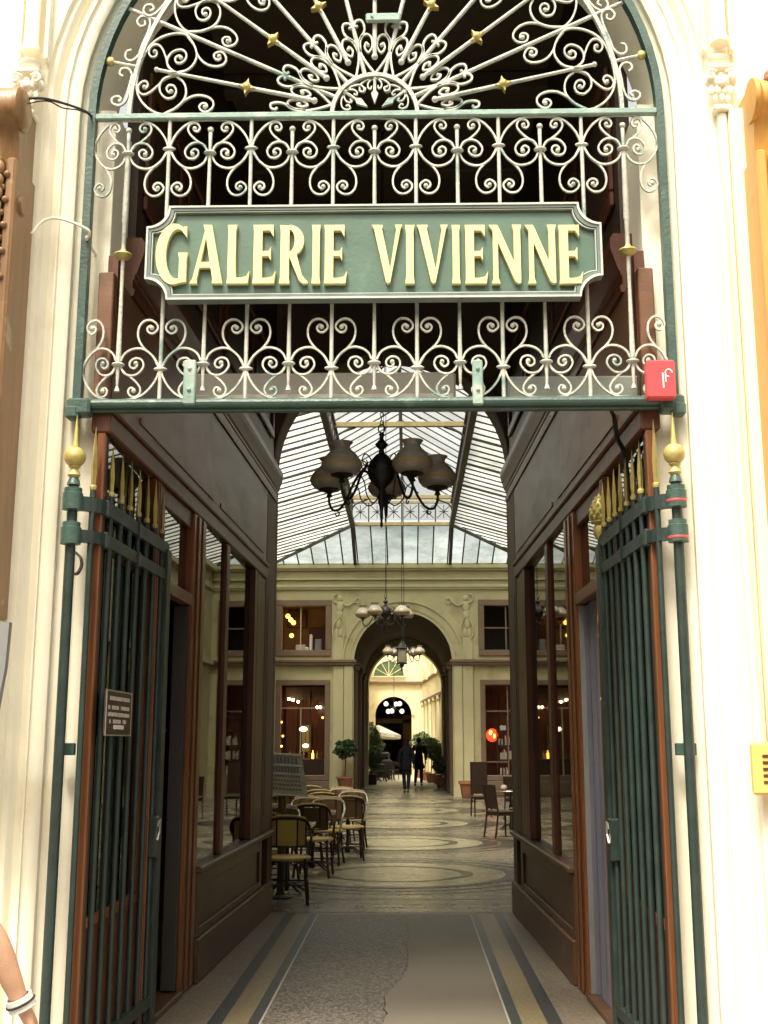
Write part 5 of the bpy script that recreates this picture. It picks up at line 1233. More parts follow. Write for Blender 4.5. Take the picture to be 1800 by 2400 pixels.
# globe chandelier in the gallery
p = P(851, 1530, Y=60.0); t = thing('globe_chandelier', p, 'small chandelier of white opal globes hanging before the far dark arch', 'chandelier')
mb = MB(); mb.tube([(p.x, p.y, p.z - .4), (p.x, p.y, 8.4)], .015, 6); mb.ball(p, .09, 10); mb.build('stem', STEEL, t)
for k in range(6):
    w = R(60 * k + 15); q = Vector((p.x + .42 * math.cos(w), p.y + .42 * math.sin(w), p.z + (.22 if k % 2 else -.15)))
    mb = MB(); mb.ball(q, .12, 12); mb.build('globe', GLOBE, t, True); mb = MB(); mb.tube([p, q], .012, 5); mb.build('arm', STEEL, t)

# ================================================================== FURNITURE
def bistro_chair(label, loc, rz, group='cane bistro chairs on the left', pm=None, fm=None):
    t = thing('bistro_chair', (0, 0, 0), label, 'chair', group)
    # local: seat centre at origin, back at -y
    def leg(pts, nm='leg'): mb = MB(); mb.tube(spline(pts, 5), .0155, 8); mb.build(nm, CHAIRW, t, True)
    leg([(-.19, .19, .45), (-.20, .20, .2), (-.215, .22, 0)]); leg([(.19, .19, .45), (.20, .20, .2), (.215, .22, 0)])
    leg([(-.19, -.19, .46), (-.20, -.21, .22), (-.225, -.25, 0)]); leg([(.19, -.19, .46), (.20, -.21, .22), (.225, -.25, 0)])
    mb = MB(); mb.tube([(.23 * math.cos(R(a)), .225 * math.sin(R(a)), .455) for a in range(0, 361, 15)], .018, 8, False); mb.build('seat_ring', LATH, t, True)
    mb = MB(); mb.lathe((0, 0, .445), [(.02, 0), (.218, .0), (.222, .012), (.21, .02), (.02, .024)], 24); mb.build('seat', LATH, t, True)
    # bent back frame running into arms
    H = [(-.215, .17, .46), (-.245, .10, .66), (-.245, -.05, .70), (-.232, -.19, .77), (-.20, -.235, .845), (-.10, -.26, .875), (0, -.265, .88), (.10, -.26, .875), (.20, -.235, .845), (.232, -.19, .77), (.245, -.05, .70), (.245, .10, .66), (.215, .17, .46)]
    mb = MB(); mb.tube(spline(H, 5), .0155, 8); mb.build('back_frame', fm or CHAIRW, t, True)
    mb = MB(); mb.tube(spline([(-.19, -.242, .875), (-.10, -.268, .897), (0, -.273, .903), (.10, -.268, .897), (.19, -.242, .875)], 5), .012, 7); mb.build('top_rim', LATH, t, True)
    for nm, a, b, m in (('back_panel', -.19, -.115, LATH), ('back_panel', -.10, .10, CANE_Y), ('back_panel', .115, .19, LATH)):
        mb = MB(); vs = []; k = 5
        for i in range(k):
            x = a + (b - a) * i / (k - 1); y = -.262 + .75 * x * x
            for z, oy in ((.60, .030), (.855, 0)):
                for d in (0, .010): vs.append((x, y + oy + d, z))
        fs = []
        for i in range(k - 1):
            o = i * 4; p_ = o + 4; fs += [(o, p_, p_ + 2, o + 2), (o + 1, o + 3, p_ + 3, p_ + 1), (o, o + 1, p_ + 1, p_), (o + 2, p_ + 2, p_ + 3, o + 3)]
        fs += [(0, 2, 3, 1), (16, 17, 19, 18)]
        mb.add(vs, fs); mb.build(nm, pm or m, t)
    mb = MB()
    for x in (-.198, -.108, .108, .198): y = -.265 + .75 * x * x; mb.tube([(x, y + .03, .585), (x, y, .865)], .010, 6)
    mb.tube(spline([(-.20, -.205, .59), (0, -.235, .585), (.20, -.205, .59)], 5), .011, 7); mb.build('back_slats', CHAIRW, t, True)
    mb = MB(); z = .20; mb.tube([(-.205, .207, z), (.205, .207, z)], .009, 6); mb.tube([(-.208, -.222, z), (.208, -.222, z)], .009, 6); mb.tube([(-.205, .207, z + .03), (-.208, -.222, z + .03)], .009, 6); mb.tube([(.205, .207, z + .03), (.208, -.222, z + .03)], .009, 6)
    for sx in (-1, 1):
        for sy in (-1, 1): mb.tube(spline([(sx * .20, sy * .205, .28), (sx * .16, sy * .20, .40), (sx * .06, sy * .20, .437)], 4), .008, 6)
    mb.build('stretcher', CHAIRW, t, True)
    t.location = loc; t.rotation_euler.z = rz
    return t
CG = 'cane bistro chairs on the left'
c0 = bistro_chair('nearest bistro chair beside the menu pole with a bright yellow woven back', (-1.115, 12.72, 0), R(3))
c1 = bistro_chair('second bistro chair from the front, brown backed, just behind the yellow one', (-1.03, 15.15, 0), R(-4), CG, CANE_B)
c3 = bistro_chair('bistro chair facing the street behind the nearest terrace table, with highlights painted pale on its arms', (-1.42, 14.35, 0), R(172), CG, CANE_B, ALU)  # pale frame material imitates bright reflections on the bent rims
for (x, y, a, lab) in (
                       (-.72, 17.30, 6, 'bistro chair standing furthest into the walkway with its rounded brown back turned out'),
                       (-1.26, 16.75, 184, 'bistro chair facing the street between the second and third tables'),
                       (-1.30, 19.6, 2, 'pale backed bistro chair behind the second table row'),
                       (-1.95, 16.2, -10, 'bistro chair half hidden by the menu board pole in the second row'),
                       (-1.00, 20.2, 175, 'bistro chair facing the street at the furthest terrace table'),
                       (-2.10, 19.0, 0, 'bistro chair at the far left of the terrace behind the menu board'),
                       (-.74, 19.0, 178, 'bistro chair facing the street behind the table that juts into the walkway'),
                       (-.98, 16.55, 176, 'bistro chair facing the street with its back towards the table that juts out'),
                       (-1.18, 18.5, 4, 'bistro chair in the middle of the third row of the terrace'),
                       (-1.72, 17.9, 5, 'bistro chair wedged between the third row and the shop wall'),
                       (-1.62, 15.1, 8, 'bistro chair left of the second one, largely behind the menu pole'),
                       (-1.55, 21.3, -6, 'small looking bistro chair in the last row of the terrace'),
                       (-1.45, 13.25, 8, 'bistro chair tucked behind the passage end pilaster on the left')):
    dup(c3 if abs(a) > 90 else c0 if 'pale backed' in lab else c1, (x, y, 0), R(a), lab)
def bistro_table(label, loc, top=WOOD, group='round terrace tables', rz=0, sq=True):
    t = thing('bistro_table', (0, 0, 0), label, 'table', group)
    mb = MB()
    if sq: mb.box(-.30, .30, -.30, .30, .725, .75, .01)
    else: mb.lathe((0, 0, .72), [(.02, 0), (.30, 0), (.31, .012), (.305, .028), (.02, .03)], 26)
    mb.build('tabletop', top, t, not sq)
    mb = MB()
    if sq: mb.box(-.31, .31, -.31, -.301, .722, .754); mb.box(-.31, .31, .301, .31, .722, .754); mb.box(-.31, -.301, -.30, .30, .722, .754); mb.box(.301, .31, -.30, .30, .722, .754)
    else: mb.tube([(.308 * math.cos(R(a)), .308 * math.sin(R(a)), .735) for a in range(0, 361, 12)], .009, 6, False)
    mb.build('edge', ALU, t)
    mb = MB(); mb.lathe((0, 0, 0), [(.03, .02), (.045, .06), (.028, .12), (.022, .3), (.035, .42), (.022, .5), (.022, .69), (.06, .72)], 14); mb.build('pedestal', BLACK, t, True)
    for k in range(4):
        w = R(45 + 90 * k); c, s_ = math.cos(w), math.sin(w); mb = MB(); mb.tube(spline([(c * .02, s_ * .02, .10), (c * .12, s_ * .12, .09), (c * .22, s_ * .22, .035), (c * .27, s_ * .27, .012)], 5), [.018] * 11 + [.012] * 5, 7); mb.build('foot', BLACK, t, True)
    t.location = loc; t.rotation_euler.z = rz; return t
tb = bistro_table('nearest small terrace table in front of the menu pole', (-1.22, 13.55, 0))
for (x, y, lab) in ((-1.12, 15.95, 'small terrace table between the second and third bistro chairs'), (-.76, 18.15, 'small terrace table beyond the chair that stands in the walkway'), (-2.0, 17.3, 'small terrace table behind the menu board'), (-1.15, 20.95, 'furthest small terrace table of the left hand terrace')):
    dup(tb, (x, y, 0), R(3), lab)
# cups on a table
for i, (x, y) in enumerate(((-1.2, 15.9), (-1.05, 16.02), (-1.28, 13.5))):
    mb = MB(); mb.lathe((x, y, .755), [(.02, 0), (.035, .01), (.04, .06), (.036, .06), (.03, .012)], 12); solo(mb, 'cup', WHITE, ('white cup on the left of the second terrace table', 'white cup on the right of the second terrace table', 'white cup on the nearest terrace table')[i], 'cup', 'cups on the terrace tables', True)
# menu stand
a = P(606, 1940, Z=0); t = thing('menu_stand', (a.x, a.y, 0), 'green menu stand with a slanted lettered board on a single pole', 'menu stand')
mb = MB(); mb.tube([(a.x, a.y, .02), (a.x, a.y, P(606, 1716, Y=a.y).z - .01)], .045, 14); mb.build('pole', mat('stand_olive', (.10, .10, .05), .5), t, True)
mb = MB(); mb.lathe((a.x, a.y, 0), [(.13, 0), (.13, .02), (.06, .04), (.05, .06)], 20); mb.build('foot', STEEL, t, True)
q1, q2, q3, q4 = P(582, 1627, Y=a.y + .25), P(651, 1631, Y=a.y + .25), P(665, 1722, Y=a.y - .1), P(580, 1716, Y=a.y - .1)
mb = MB(); d = Vector((0, .02, .01)); mb.add([q1, q2, q3, q4, q1 + d, q2 + d, q3 + d, q4 + d], [(0, 1, 2, 3), (7, 6, 5, 4), (0, 4, 5, 1), (1, 5, 6, 2), (2, 6, 7, 3), (3, 7, 4, 0)]); bd = mb.build('board', mat('menu_board', (.27, .27, .17), .6, .2, 12), t)
def bd_pt(u, v): return q1.lerp(q2, u).lerp(q4.lerp(q3, u), v) + Vector((0, -.006, .002))
mb = MB()
for (v0, v1, k) in ((.08, .22, 7), (.32, .44, 9), (.52, .56, 11), (.62, .66, 10), (.72, .76, 12), (.82, .86, 9)):
    u = .10
    for i in range(k):
        w = .78 / k; mb.add([bd_pt(u, v0), bd_pt(u + w * .7, v0), bd_pt(u + w * .7, v1), bd_pt(u, v1)], [(0, 1, 2, 3)]); u += w
mb.build('lettering', WOODD, bd)
mb = MB()
for (v0, v1) in ((.0, .035), (.25, .29), (.47, .49), (.965, 1.0)): mb.add([bd_pt(.02, v0) + Vector((0, -.003, 0)), bd_pt(.98, v0) + Vector((0, -.003, 0)), bd_pt(.98, v1) + Vector((0, -.003, 0)), bd_pt(.02, v1) + Vector((0, -.003, 0))], [(0, 1, 2, 3)])
mb.build('board_strips', BOOK, bd)
# wooden chairs on the right
def wood_chair(label, loc, rz, back=.92, group='dark wooden chairs on the right'):
    t = thing('wooden_chair', (0, 0, 0), label, 'chair', group)
    for sx in (-1, 1):
        mb = MB(); mb.tube([(sx * .185, .19, .44), (sx * .19, .20, 0)], [.022, .014], 8); mb.build('leg', CHAIRW, t, True)
        mb = MB(); mb.tube(spline([(sx * .185, -.26, back), (sx * .185, -.215, .6), (sx * .185, -.195, .44), (sx * .19, -.23, .15), (sx * .19, -.26, 0)], 5), .018, 8); mb.build('leg', CHAIRW, t, True)
    mb = MB(); mb.box(-.20, .20, -.20, .21, .385, .435, .01); mb.build('seat_frame', CHAIRW, t)
    mb = MB(); mb.box(-.21, .21, -.205, .225, .437, .465, .014); mb.build('seat', WOODD, t)
    mb = MB(); vs = []
    for i in range(6):
        z = .50 + (back - .50) * i / 5; y = -.205 - .055 * (i / 5) ** 1.3
        vs += [(-.17, y, z), (.17, y, z), (.17, y + .016, z), (-.17, y + .016, z)]
    fs = [(3, 2, 1, 0), (20, 21, 22, 23)]
    for i in range(5):
        for k in range(4): fs.append((i * 4 + k, i * 4 + (k + 1) % 4, i * 4 + 4 + (k + 1) % 4, i * 4 + 4 + k))
    mb.add(vs, fs); mb.build('backrest', CHAIRW, t)
    t.location = loc; t.rotation_euler.z = rz; return t
w0 = wood_chair('nearest dark wooden chair on the right with its seat turned towards the wall', (1.83, 21.35, 0), R(-62))
dup(w0, (2.55, 26.3, 0), R(-30), 'dark wooden chair beside the high back, further into the court')
dup(w0, (2.28, 22.3, 0), R(80), 'dark wooden chair mostly hidden by the passage end pilaster')
wood_chair('high backed dark wooden chair standing before the terracotta pot', (P(1040, 1764, Z=0).x, P(1040, 1764, Z=0).y, 0), R(-172), 1.22)
bistro_table('dark round pedestal table between the wooden chairs on the right', (2.15, 23.2, 0), CHAIRW, 'pedestal tables on the right', 0, False)
mb = MB(); mb.lathe((2.02, 23.1, .752), [(.05, 0), (.06, .01), (.065, .05), (.05, .09), (.02, .10)], 14); solo(mb, 'sugar_bowl', BOOK, 'pale bowl on the dark round table on the right', 'bowl', None, True)

# ================================================================== PLANTS
def leaves(mb, c, r, n, size, sz=1.0, shell=.55):
    for i in range(n):
        while True:
            v = Vector((random.uniform(-1, 1), random.uniform(-1, 1), random.uniform(-1, 1)))
            if shell < v.length < 1: break
        k = 1 + .22 * math.sin(v.x * 5 + c[0] * 9) * math.cos(v.z * 6 + c[1]); p = Vector(c) + Vector((v.x * r * k, v.y * r * k, v.z * r * sz * k))
        a = Vector((random.gauss(0, 1), random.gauss(0, 1), random.gauss(0, .6))).normalized(); b = a.cross(Vector((random.gauss(0, 1), random.gauss(0, 1), random.gauss(0, 1)))).normalized()
        s_ = size * random.uniform(.6, 1.3); mb.add([p - a * s_, p + b * s_ * .42, p + a * s_, p - b * s_ * .42], [(0, 1, 2, 3)])
def potted(name, x, y, h, r, label, cat, n=900, square=None, group=None, potm=TERRA, potr=.2, poth=.35, stem=True, sz=1.0, lm=LEAF, base=0.0, ls=.045):
    t = thing(name, (x, y, 0), label, cat, group)
    if base: mb = MB(); mb.box(x - .25, x + .25, y - .25, y + .25, 0, base, .015); mb.build('pedestal', mat('pedestal_buff', (.36, .30, .2), .7) if 'pedestal_buff' not in MATS else MATS['pedestal_buff'], t)
    mb = MB()
    if square: mb.box(x - potr, x + potr, y - potr, y + potr, base + .001, base + poth, .02); mb.box(x - potr - .03, x + potr + .03, y - potr - .03, y + potr + .03, base + poth - .05, base + poth + .01, .01)
    else: mb.lathe((x, y, base), [(potr * .65, 0), (potr * .7, .01), (potr * .95, poth * .85), (potr * 1.1, poth * .86), (potr * 1.1, poth), (potr * .9, poth), (potr * .85, poth * .93)], 20)
    mb.build('pot', potm, t, not square)
    mb = MB()
    z0 = base + poth * .9
    if stem:
        mb.tube([(x, y, z0), (x + .02, y, (z0 + h - r) / 2 + .2), (x, y, h)], .022, 7)
    for i in range(9):
        w = random.uniform(0, 6.28); rr = r * random.uniform(.3, .7); zt = h + r * sz * random.uniform(-.3, .8); mb.tube([(x, y, z0 if not stem else h - r * .8 * sz), (x + rr * .5 * math.cos(w), y + rr * .5 * math.sin(w), (zt + h - r) / 2), (x + rr * math.cos(w), y + rr * math.sin(w), zt)], [.012, .008, .004], 5)
    mb.build('stem', BARK, t)
    mb = MB(); leaves(mb, (x, y, h), r, n, ls, sz)
    for i in range(4):
        w = random.uniform(0, 6.28); leaves(mb, (x + r * .6 * math.cos(w), y + r * .6 * math.sin(w), h + random.uniform(-.4, .5) * r * sz), r * .5, n // 6, ls, 1, .2)
    mb.build('foliage', lm, t)
    return t
p = P(747, 1650, Y=36.3)
potted('potted_shrub', P(745, 1700, Y=36.3).x, 36.3, P(747, 1618, Y=36.3).z, .33, 'dark round headed shrub in a terracotta pot left of the far arch', 'shrub', 1300, False, None, TERRA, .26, .34, True, .82, LEAFD, .30, .07)
x = P(1003, 1700, Y=36.4).x
mb = MB(); mb.lathe((P(1010, 1700, Y=36.2).x, 36.2, 0), [(.16, 0), (.17, .01), (.24, .42), (.28, .43), (.28, .52), (.22, .52), (.2, .46)], 20); solo(mb, 'terracotta_pot', TERRA, 'empty terracotta pot at the foot of the right pier of the far arch', 'pot', None, True)
PG = 'potted shrubs along the right side of the gallery'
for i, (dx, y, h, r) in enumerate(((953, 44.4, .80, .30), (946, 48.4, 1.25, .36), (931, 50.3, 1.5, .42), (918, 53, 1.6, .45), (908, 57, 1.7, .45))):
    x = P(dx, 1650, Y=y).x; potted('potted_shrub', x, y, h, r, ('lowest leafy shrub by the right jamb of the vault', 'tall leafy shrub just behind the lowest one at the right jamb', 'broad clipped shrub in the middle of the right hand gallery row', 'fourth shrub back in the right hand gallery row', 'furthest shrub of the right hand gallery row')[i], 'shrub', 1100, False, PG, TERRA, .22, .38, True, 1.0, LEAF, 0, .07)
PG2 = 'potted shrubs along the left side of the gallery'
for i, (dx, y, h, r) in enumerate(((803, 47.8, 1.0, .40), (800, 49.5, 1.9, .42), (806, 53, 1.5, .5))):
    x = P(dx, 1650, Y=y).x; potted('potted_shrub', x, y, h, r, ('low bushy shrub at the left jamb of the gallery', 'tall dark green shrub rising at the left jamb of the gallery', 'rear shrub of the left hand gallery row')[i], 'shrub', 1100, True, PG2, CORD, .2, .4, True, 1.5 if i == 1 else 1.0, LEAF, 0, .07)
# parasol and dark terrace group in the gallery
p = P(833, 1600, Y=57); t = thing('parasol', (p.x, 57, 0), 'white canvas parasol leaning at the far end of the gallery', 'parasol')
zc = P(826, 1583, Y=57).z
mb = MB(); n = 8; R0 = 1.0; cx = p.x - .25
vs = [(cx - .1, 57, zc + .38)] + [(cx + R0 * math.cos(2 * math.pi * i / n) * 1.0, 57 + R0 * math.sin(2 * math.pi * i / n), zc + .10 * math.cos(2 * math.pi * i / n + 2.4) - .05) for i in range(n)] + [(cx + R0 * .98 * math.cos(2 * math.pi * i / n), 57 + R0 * .98 * math.sin(2 * math.pi * i / n), zc + .10 * math.cos(2 * math.pi * i / n + 2.4) - .22) for i in range(n)]
mb.add(vs, [(0, 1 + i, 1 + (i + 1) % n) for i in range(n)] + [(1 + i, 1 + n + i, 1 + n + (i + 1) % n, 1 + (i + 1) % n) for i in range(n)]); mb.build('canopy', WHITE, t)
mb = MB(); mb.tube([(cx + .1, 57, 0), (cx - .1, 57, zc + .45)], .025, 8); mb.lathe((cx + .1, 57, 0), [(.25, 0), (.25, .06), (.05, .1)], 16); mb.build('pole', STEEL, t)
CH2 = 'black terrace chairs in the gallery'
b0 = wood_chair('black terrace chair nearest to the vault in the gallery', (0, 0, 0), 0, .85, CH2)
for ch_ in b0.children_recursive: ch_.data.materials[0] = CORD
pts = [(807, 50.8), (822, 51.4), (840, 52.6), (815, 53.4), (848, 54.5)]
labs = ['black terrace chair nearest to the vault on the left of the gallery', 'black terrace chair second from the vault beside the round table', 'black terrace chair at the middle of the gallery group', 'black terrace chair by the left shrubs of the gallery', 'furthest black terrace chair under the white parasol']
for i, (dx, y) in enumerate(pts):
    x = P(dx, 1650, Y=y).x
    if i == 0: b0.location = (x, y, 0); b0.rotation_euler.z = R(25); b0['label'] = labs[0]
    else: dup(b0, (x, y, 0), R(25 + 71 * i), labs[i])
bt = bistro_table('black round table of the gallery terrace nearest to the vault', (P(815, 1650, Y=52.2).x, 52.2, 0), CORD, 'black tables in the gallery', 0, False)
dup(bt, (P(838, 1650, Y=55.5).x, 55.5, 0), 0, 'black round table under the white parasol in the gallery')
x = P(830, 1650, Y=53.6).x
mb = MB(); mb.box(x - .55, x + .35, 53.9, 54.4, .12, .95, .12); mb.box(x - .45, x + .25, 53.95, 54.35, .951, 1.25, .08)
for sx in (-.45, .2): mb.lathe((x + sx, 54.1, 0), [(.06, 0), (.06, .12)], 10)
solo(mb, 'service_cart', CORD, 'bulky black covered service cart on the left of the gallery', 'cart')

# ================================================================== PEOPLE
def skin(name, m, nodes, edges, parent=None, sub=2):
    """nodes: {key: (pos, radius or (rx, ry))}; one continuous surface grown over the joints"""
    keys = list(nodes); me = bpy.data.meshes.new(name)
    me.from_pydata([nodes[k][0] for k in keys], [(keys.index(a), keys.index(b)) for a, b in edges], [])
    ob = bpy.data.objects.new(name, me); COL.objects.link(ob)
    me.materials.append(m)
    md = ob.modifiers.new('skin', 'SKIN'); md.use_smooth_shade = True; md.branch_smoothing = .4
    if not me.skin_vertices:
        bm = bmesh.new(); bm.from_mesh(me); bm.verts.layers.skin.verify(); bm.to_mesh(me); bm.free()
    sv = me.skin_vertices[0].data
    for i, k in enumerate(keys):
        r = nodes[k][1]; sv[i].radius = (r, r) if not isinstance(r, tuple) else r
        sv[i].use_root = (i == 0)
    s = ob.modifiers.new('sub', 'SUBSURF'); s.levels = sub; s.render_levels = sub
    if parent: ob.parent = parent
    return ob
def hand(N, E, wk, w, d, side, sp=(1, 0, 0), curl=(0, 0, 0), key=''):
    """palm and five fingers from wrist key wk at w, pointing along d; sp = across the palm, curl = towards the palm side"""
    w = Vector(w); d = Vector(d).normalized(); s = Vector(sp).normalized(); c = Vector(curl)
    N[key + 'palm'] = (w + d * .045, (.036, .017)); E.append((wk, key + 'palm')); N[key + 'palm2'] = (w + d * .085, (.038, .014)); E.append((key + 'palm', key + 'palm2'))
    for i, (o, L) in enumerate(((-.030, .060), (-.010, .078), (.010, .084), (.030, .074))):
        a = w + d * .098 + s * o; b = a + d * L * .5 + c * .010; e = a + d * L + c * .030
        N[f'{key}f{i}a'] = (a, .0095); N[f'{key}f{i}b'] = (b, .0085); N[f'{key}f{i}c'] = (e, .007)
        E += [(key + 'palm2', f'{key}f{i}a'), (f'{key}f{i}a', f'{key}f{i}b'), (f'{key}f{i}b', f'{key}f{i}c')]
    a = w + d * .035 + s * .036; b = a + d * .032 + s * .018 + c * .01; e = b + d * .026 + s * .004 + c * .014
    N[key + 'ta'] = (a, .013); N[key + 'tb'] = (b, .0105); N[key + 'tc'] = (e, .009); E += [(key + 'palm', key + 'ta'), (key + 'ta', key + 'tb'), (key + 'tb', key + 'tc')]
def person(loc, rz, h, pose, label, skinm=SKIN):
    k = h / 1.70; t = thing('person', loc, label, 'person', rz=rz); t.location = loc
    N = {}; E = []
    N['pelvis'] = (Vector((0, 0, .93)), (.15, .11)); N['waist'] = (Vector((0, 0, 1.10)), (.125, .095)); N['chest'] = (Vector((0, .0, 1.30)), (.155, .105)); N['neck'] = (Vector((0, 0, 1.455)), .052)
    hd = Vector(pose.get('head', (0, .02, 0)))
    N['jaw'] = (Vector((0, .0, 1.535)) + hd * .6, (.055, .062)); N['skull'] = (Vector((0, 0, 1.61)) + hd, (.072, .088)); N['crown'] = (Vector((0, -.01, 1.675)) + hd, (.05, .06)); N['nose'] = (Vector((0, .105, 1.59)) + hd, .012)
    E += [('pelvis', 'waist'), ('waist', 'chest'), ('chest', 'neck'), ('neck', 'jaw'), ('jaw', 'skull'), ('skull', 'crown'), ('skull', 'nose')]
    for s, n_ in ((-1, 'l'), (1, 'r')):
        hip, kn, an, toe = pose['leg' + n_]; sh = Vector((s * .175, 0, 1.40)); el, wr = pose['arm' + n_]
        N[n_ + 'hip'] = (Vector((s * .09, 0, .86)) if not hip else Vector(hip), .088); N[n_ + 'knee'] = (Vector(kn), .056); N[n_ + 'calf'] = (Vector(kn).lerp(Vector(an), .35) + Vector((0, -.015, 0)), .052); N[n_ + 'ankle'] = (Vector(an), .036); N[n_ + 'toe'] = (Vector(toe), (.038, .028))
        N[n_ + 'sh'] = (sh, .058); N[n_ + 'el'] = (Vector(el), .040); N[n_ + 'fore'] = (Vector(el).lerp(Vector(wr), .3), .041); N[n_ + 'wr'] = (Vector(wr), .026)
        E += [('pelvis', n_ + 'hip'), (n_ + 'hip', n_ + 'knee'), (n_ + 'knee', n_ + 'calf'), (n_ + 'calf', n_ + 'ankle'), (n_ + 'ankle', n_ + 'toe'), ('chest', n_ + 'sh'), (n_ + 'sh', n_ + 'el'), (n_ + 'el', n_ + 'fore'), (n_ + 'fore', n_ + 'wr')]
        hand(N, E, n_ + 'wr', wr, Vector(wr) - Vector(el), s, pose.get('across', (0, 1, 0)), (-s * .6, .3, 0), n_)
    body = skin('body', skinm, N, E, t); body.scale = (k, k, k)
    return t, N, k
def cloth(nm, m, t, k, nodes, edges, sub=2): o = skin(nm, m, nodes, edges, t, sub); o.scale = (k, k, k); return o
def grow(N, keys, g): return {q: (N[q][0], (N[q][1] + g) if not isinstance(N[q][1], tuple) else (N[q][1][0] + g, N[q][1][1] + g)) for q in keys}
def dress(t, N, k, top, trous, shoe, hair, long_=False, sleeves=True, hairlen=0):
    A = grow(N, ['pelvis', 'waist', 'chest'] + ([x + y for x in 'lr' for y in ('sh', 'el', 'fore')] if sleeves else ['lsh', 'rsh']), .026)
    A['nk'] = (Vector((0, -.005, 1.455)), (.078, .074)); A['col'] = (Vector((0, -.005, 1.50)), .062); A['ltr'] = (Vector((-.09, -.005, 1.395)), .088); A['rtr'] = (Vector((.09, -.005, 1.395)), .088); E = [('pelvis', 'waist'), ('waist', 'chest'), ('chest', 'nk'), ('nk', 'col'), ('chest', 'ltr'), ('chest', 'rtr'), ('ltr', 'lsh'), ('rtr', 'rsh')]
    if sleeves:
        for x in 'lr':
            A[x + 'cuff'] = (N[x + 'fore'][0].lerp(N[x + 'wr'][0], .8), .042); E += [(x + 'sh', x + 'el'), (x + 'el', x + 'fore'), (x + 'fore', x + 'cuff')]
    else:
        for x in 'lr': A[x + 'slv'] = (N[x + 'sh'][0].lerp(N[x + 'el'][0], .35), .068); E += [(x + 'sh', x + 'slv')]
    if long_: A['hem1'] = (Vector((0, 0, .75)), (.235, .17)); A['hem2'] = (Vector((0, 0, .56)), (.26, .185)); E += [('pelvis', 'hem1'), ('hem1', 'hem2')]
    else: A['hem1'] = (Vector((0, 0, .84)), (.20, .15)); E += [('pelvis', 'hem1')]
    cloth('coat' if long_ else 'top', top, t, k, A, E)
    B = grow(N, ['pelvis'] + [x + y for x in 'lr' for y in ('hip', 'knee', 'calf')], .014); B['pelvis'] = (N['pelvis'][0] - Vector((0, 0, .03)), (.11, .085)); EB = []
    for x in 'lr': B[x + 'an'] = (N[x + 'ankle'][0] + Vector((0, 0, .01)), .052); EB += [('pelvis', x + 'hip'), (x + 'hip', x + 'knee'), (x + 'knee', x + 'calf'), (x + 'calf', x + 'an')]
    cloth('trousers', trous, t, k, B, EB)
    for x in 'lr':
        a, b = N[x + 'ankle'][0], N[x + 'toe'][0]; cloth('shoe', shoe, t, k, {'a': (a - Vector((0, .03, .035)), .036), 'b': (a.lerp(b, .5) - Vector((0, 0, .02)), .04), 'c': (b, .038)}, [('a', 'b'), ('b', 'c')])
    hd = N['skull'][0]; mb = MB(); mb.ball(hd + Vector((0, -.012, .018)), .094, 20, .93, 1.12, 1.12)
    mb.ball(hd + Vector((0, -.055, -.045)), .062, 14, 1.15, .75, 1.2)
    for q_ in mb.v:
        d_ = q_ - hd
        if d_.y > .035 and d_.z < .05: q_.y = hd.y + .035 - (.05 - d_.z) * .5
        q_ += Vector((.004 * math.sin(q_.z * 90 + q_.x * 60), .004 * math.cos(q_.x * 110), .003 * math.sin(q_.y * 120)))
    o = mb.build('hair', hair, t, True, off=Vector((0, 0, 0))); o.scale = (k, k, k)
A0 = P(878, 1713, Z=0)
pose = dict(legl=(None, (-.075, .07, .49), (-.055, .0, .085), (-.06, .13, .03)), legr=(None, (.075, .02, .49), (.045, -.09, .10), (.05, .02, .03)), arml=((-.245, -.03, 1.12), (-.225, .10, .90)), armr=((.245, -.02, 1.12), (.235, .08, .87)))
t, N, k = person((A0.x, A0.y, 0), R(2), 1.76, pose, 'person in navy trousers and dark top with a brown bag walking away through the vault')
dress(t, N, k, NAVY, NAVY, BLACKC, HAIR)
bg = cloth('shoulder_bag', mat('bag_brown', (.085, .055, .03), .7, .2, 10), t, k, {'a': (Vector((-.30, .0, 1.02)), (.06, .13)), 'b': (Vector((-.31, .0, .82)), (.065, .16))}, [('a', 'b')])
mb = MB(); mb.tube(spline([(-.30, .08, 1.10), (-.20, .08, 1.35), (-.10, 0, 1.49), (-.20, -.09, 1.35), (-.30, -.08, 1.10)], 5), .012, 6); mb.build('bag_strap', BLACKC, t, off=Vector((0, 0, 0)))
B0 = P(905, 1698, Z=0)
pose = dict(legl=(None, (-.10, .05, .49), (-.13, -.06, .09), (-.15, .06, .03)), legr=(None, (.09, .05, .49), (.09, .07, .085), (.10, .20, .03)), arml=((-.25, -.02, 1.12), (-.24, .10, .90)), armr=((.26, -.03, 1.12), (.25, .06, .88)))
t, N, k = person((B0.x, B0.y, 0), R(-3), 1.84, pose, 'person in a long black coat and pale scarf walking ahead on the right')
dress(t, N, k, BLACKC, BLACKC, BLACKC, HAIR, True)
cloth('scarf', BOOK, t, k, {'a': (Vector((-.07, -.06, 1.47)), .035), 'b': (Vector((.0, -.085, 1.45)), .035), 'c': (Vector((.07, -.06, 1.47)), .035), 'd': (Vector((-.13, -.10, 1.34)), .026)}, [('a', 'b'), ('b', 'c'), ('a', 'd')])
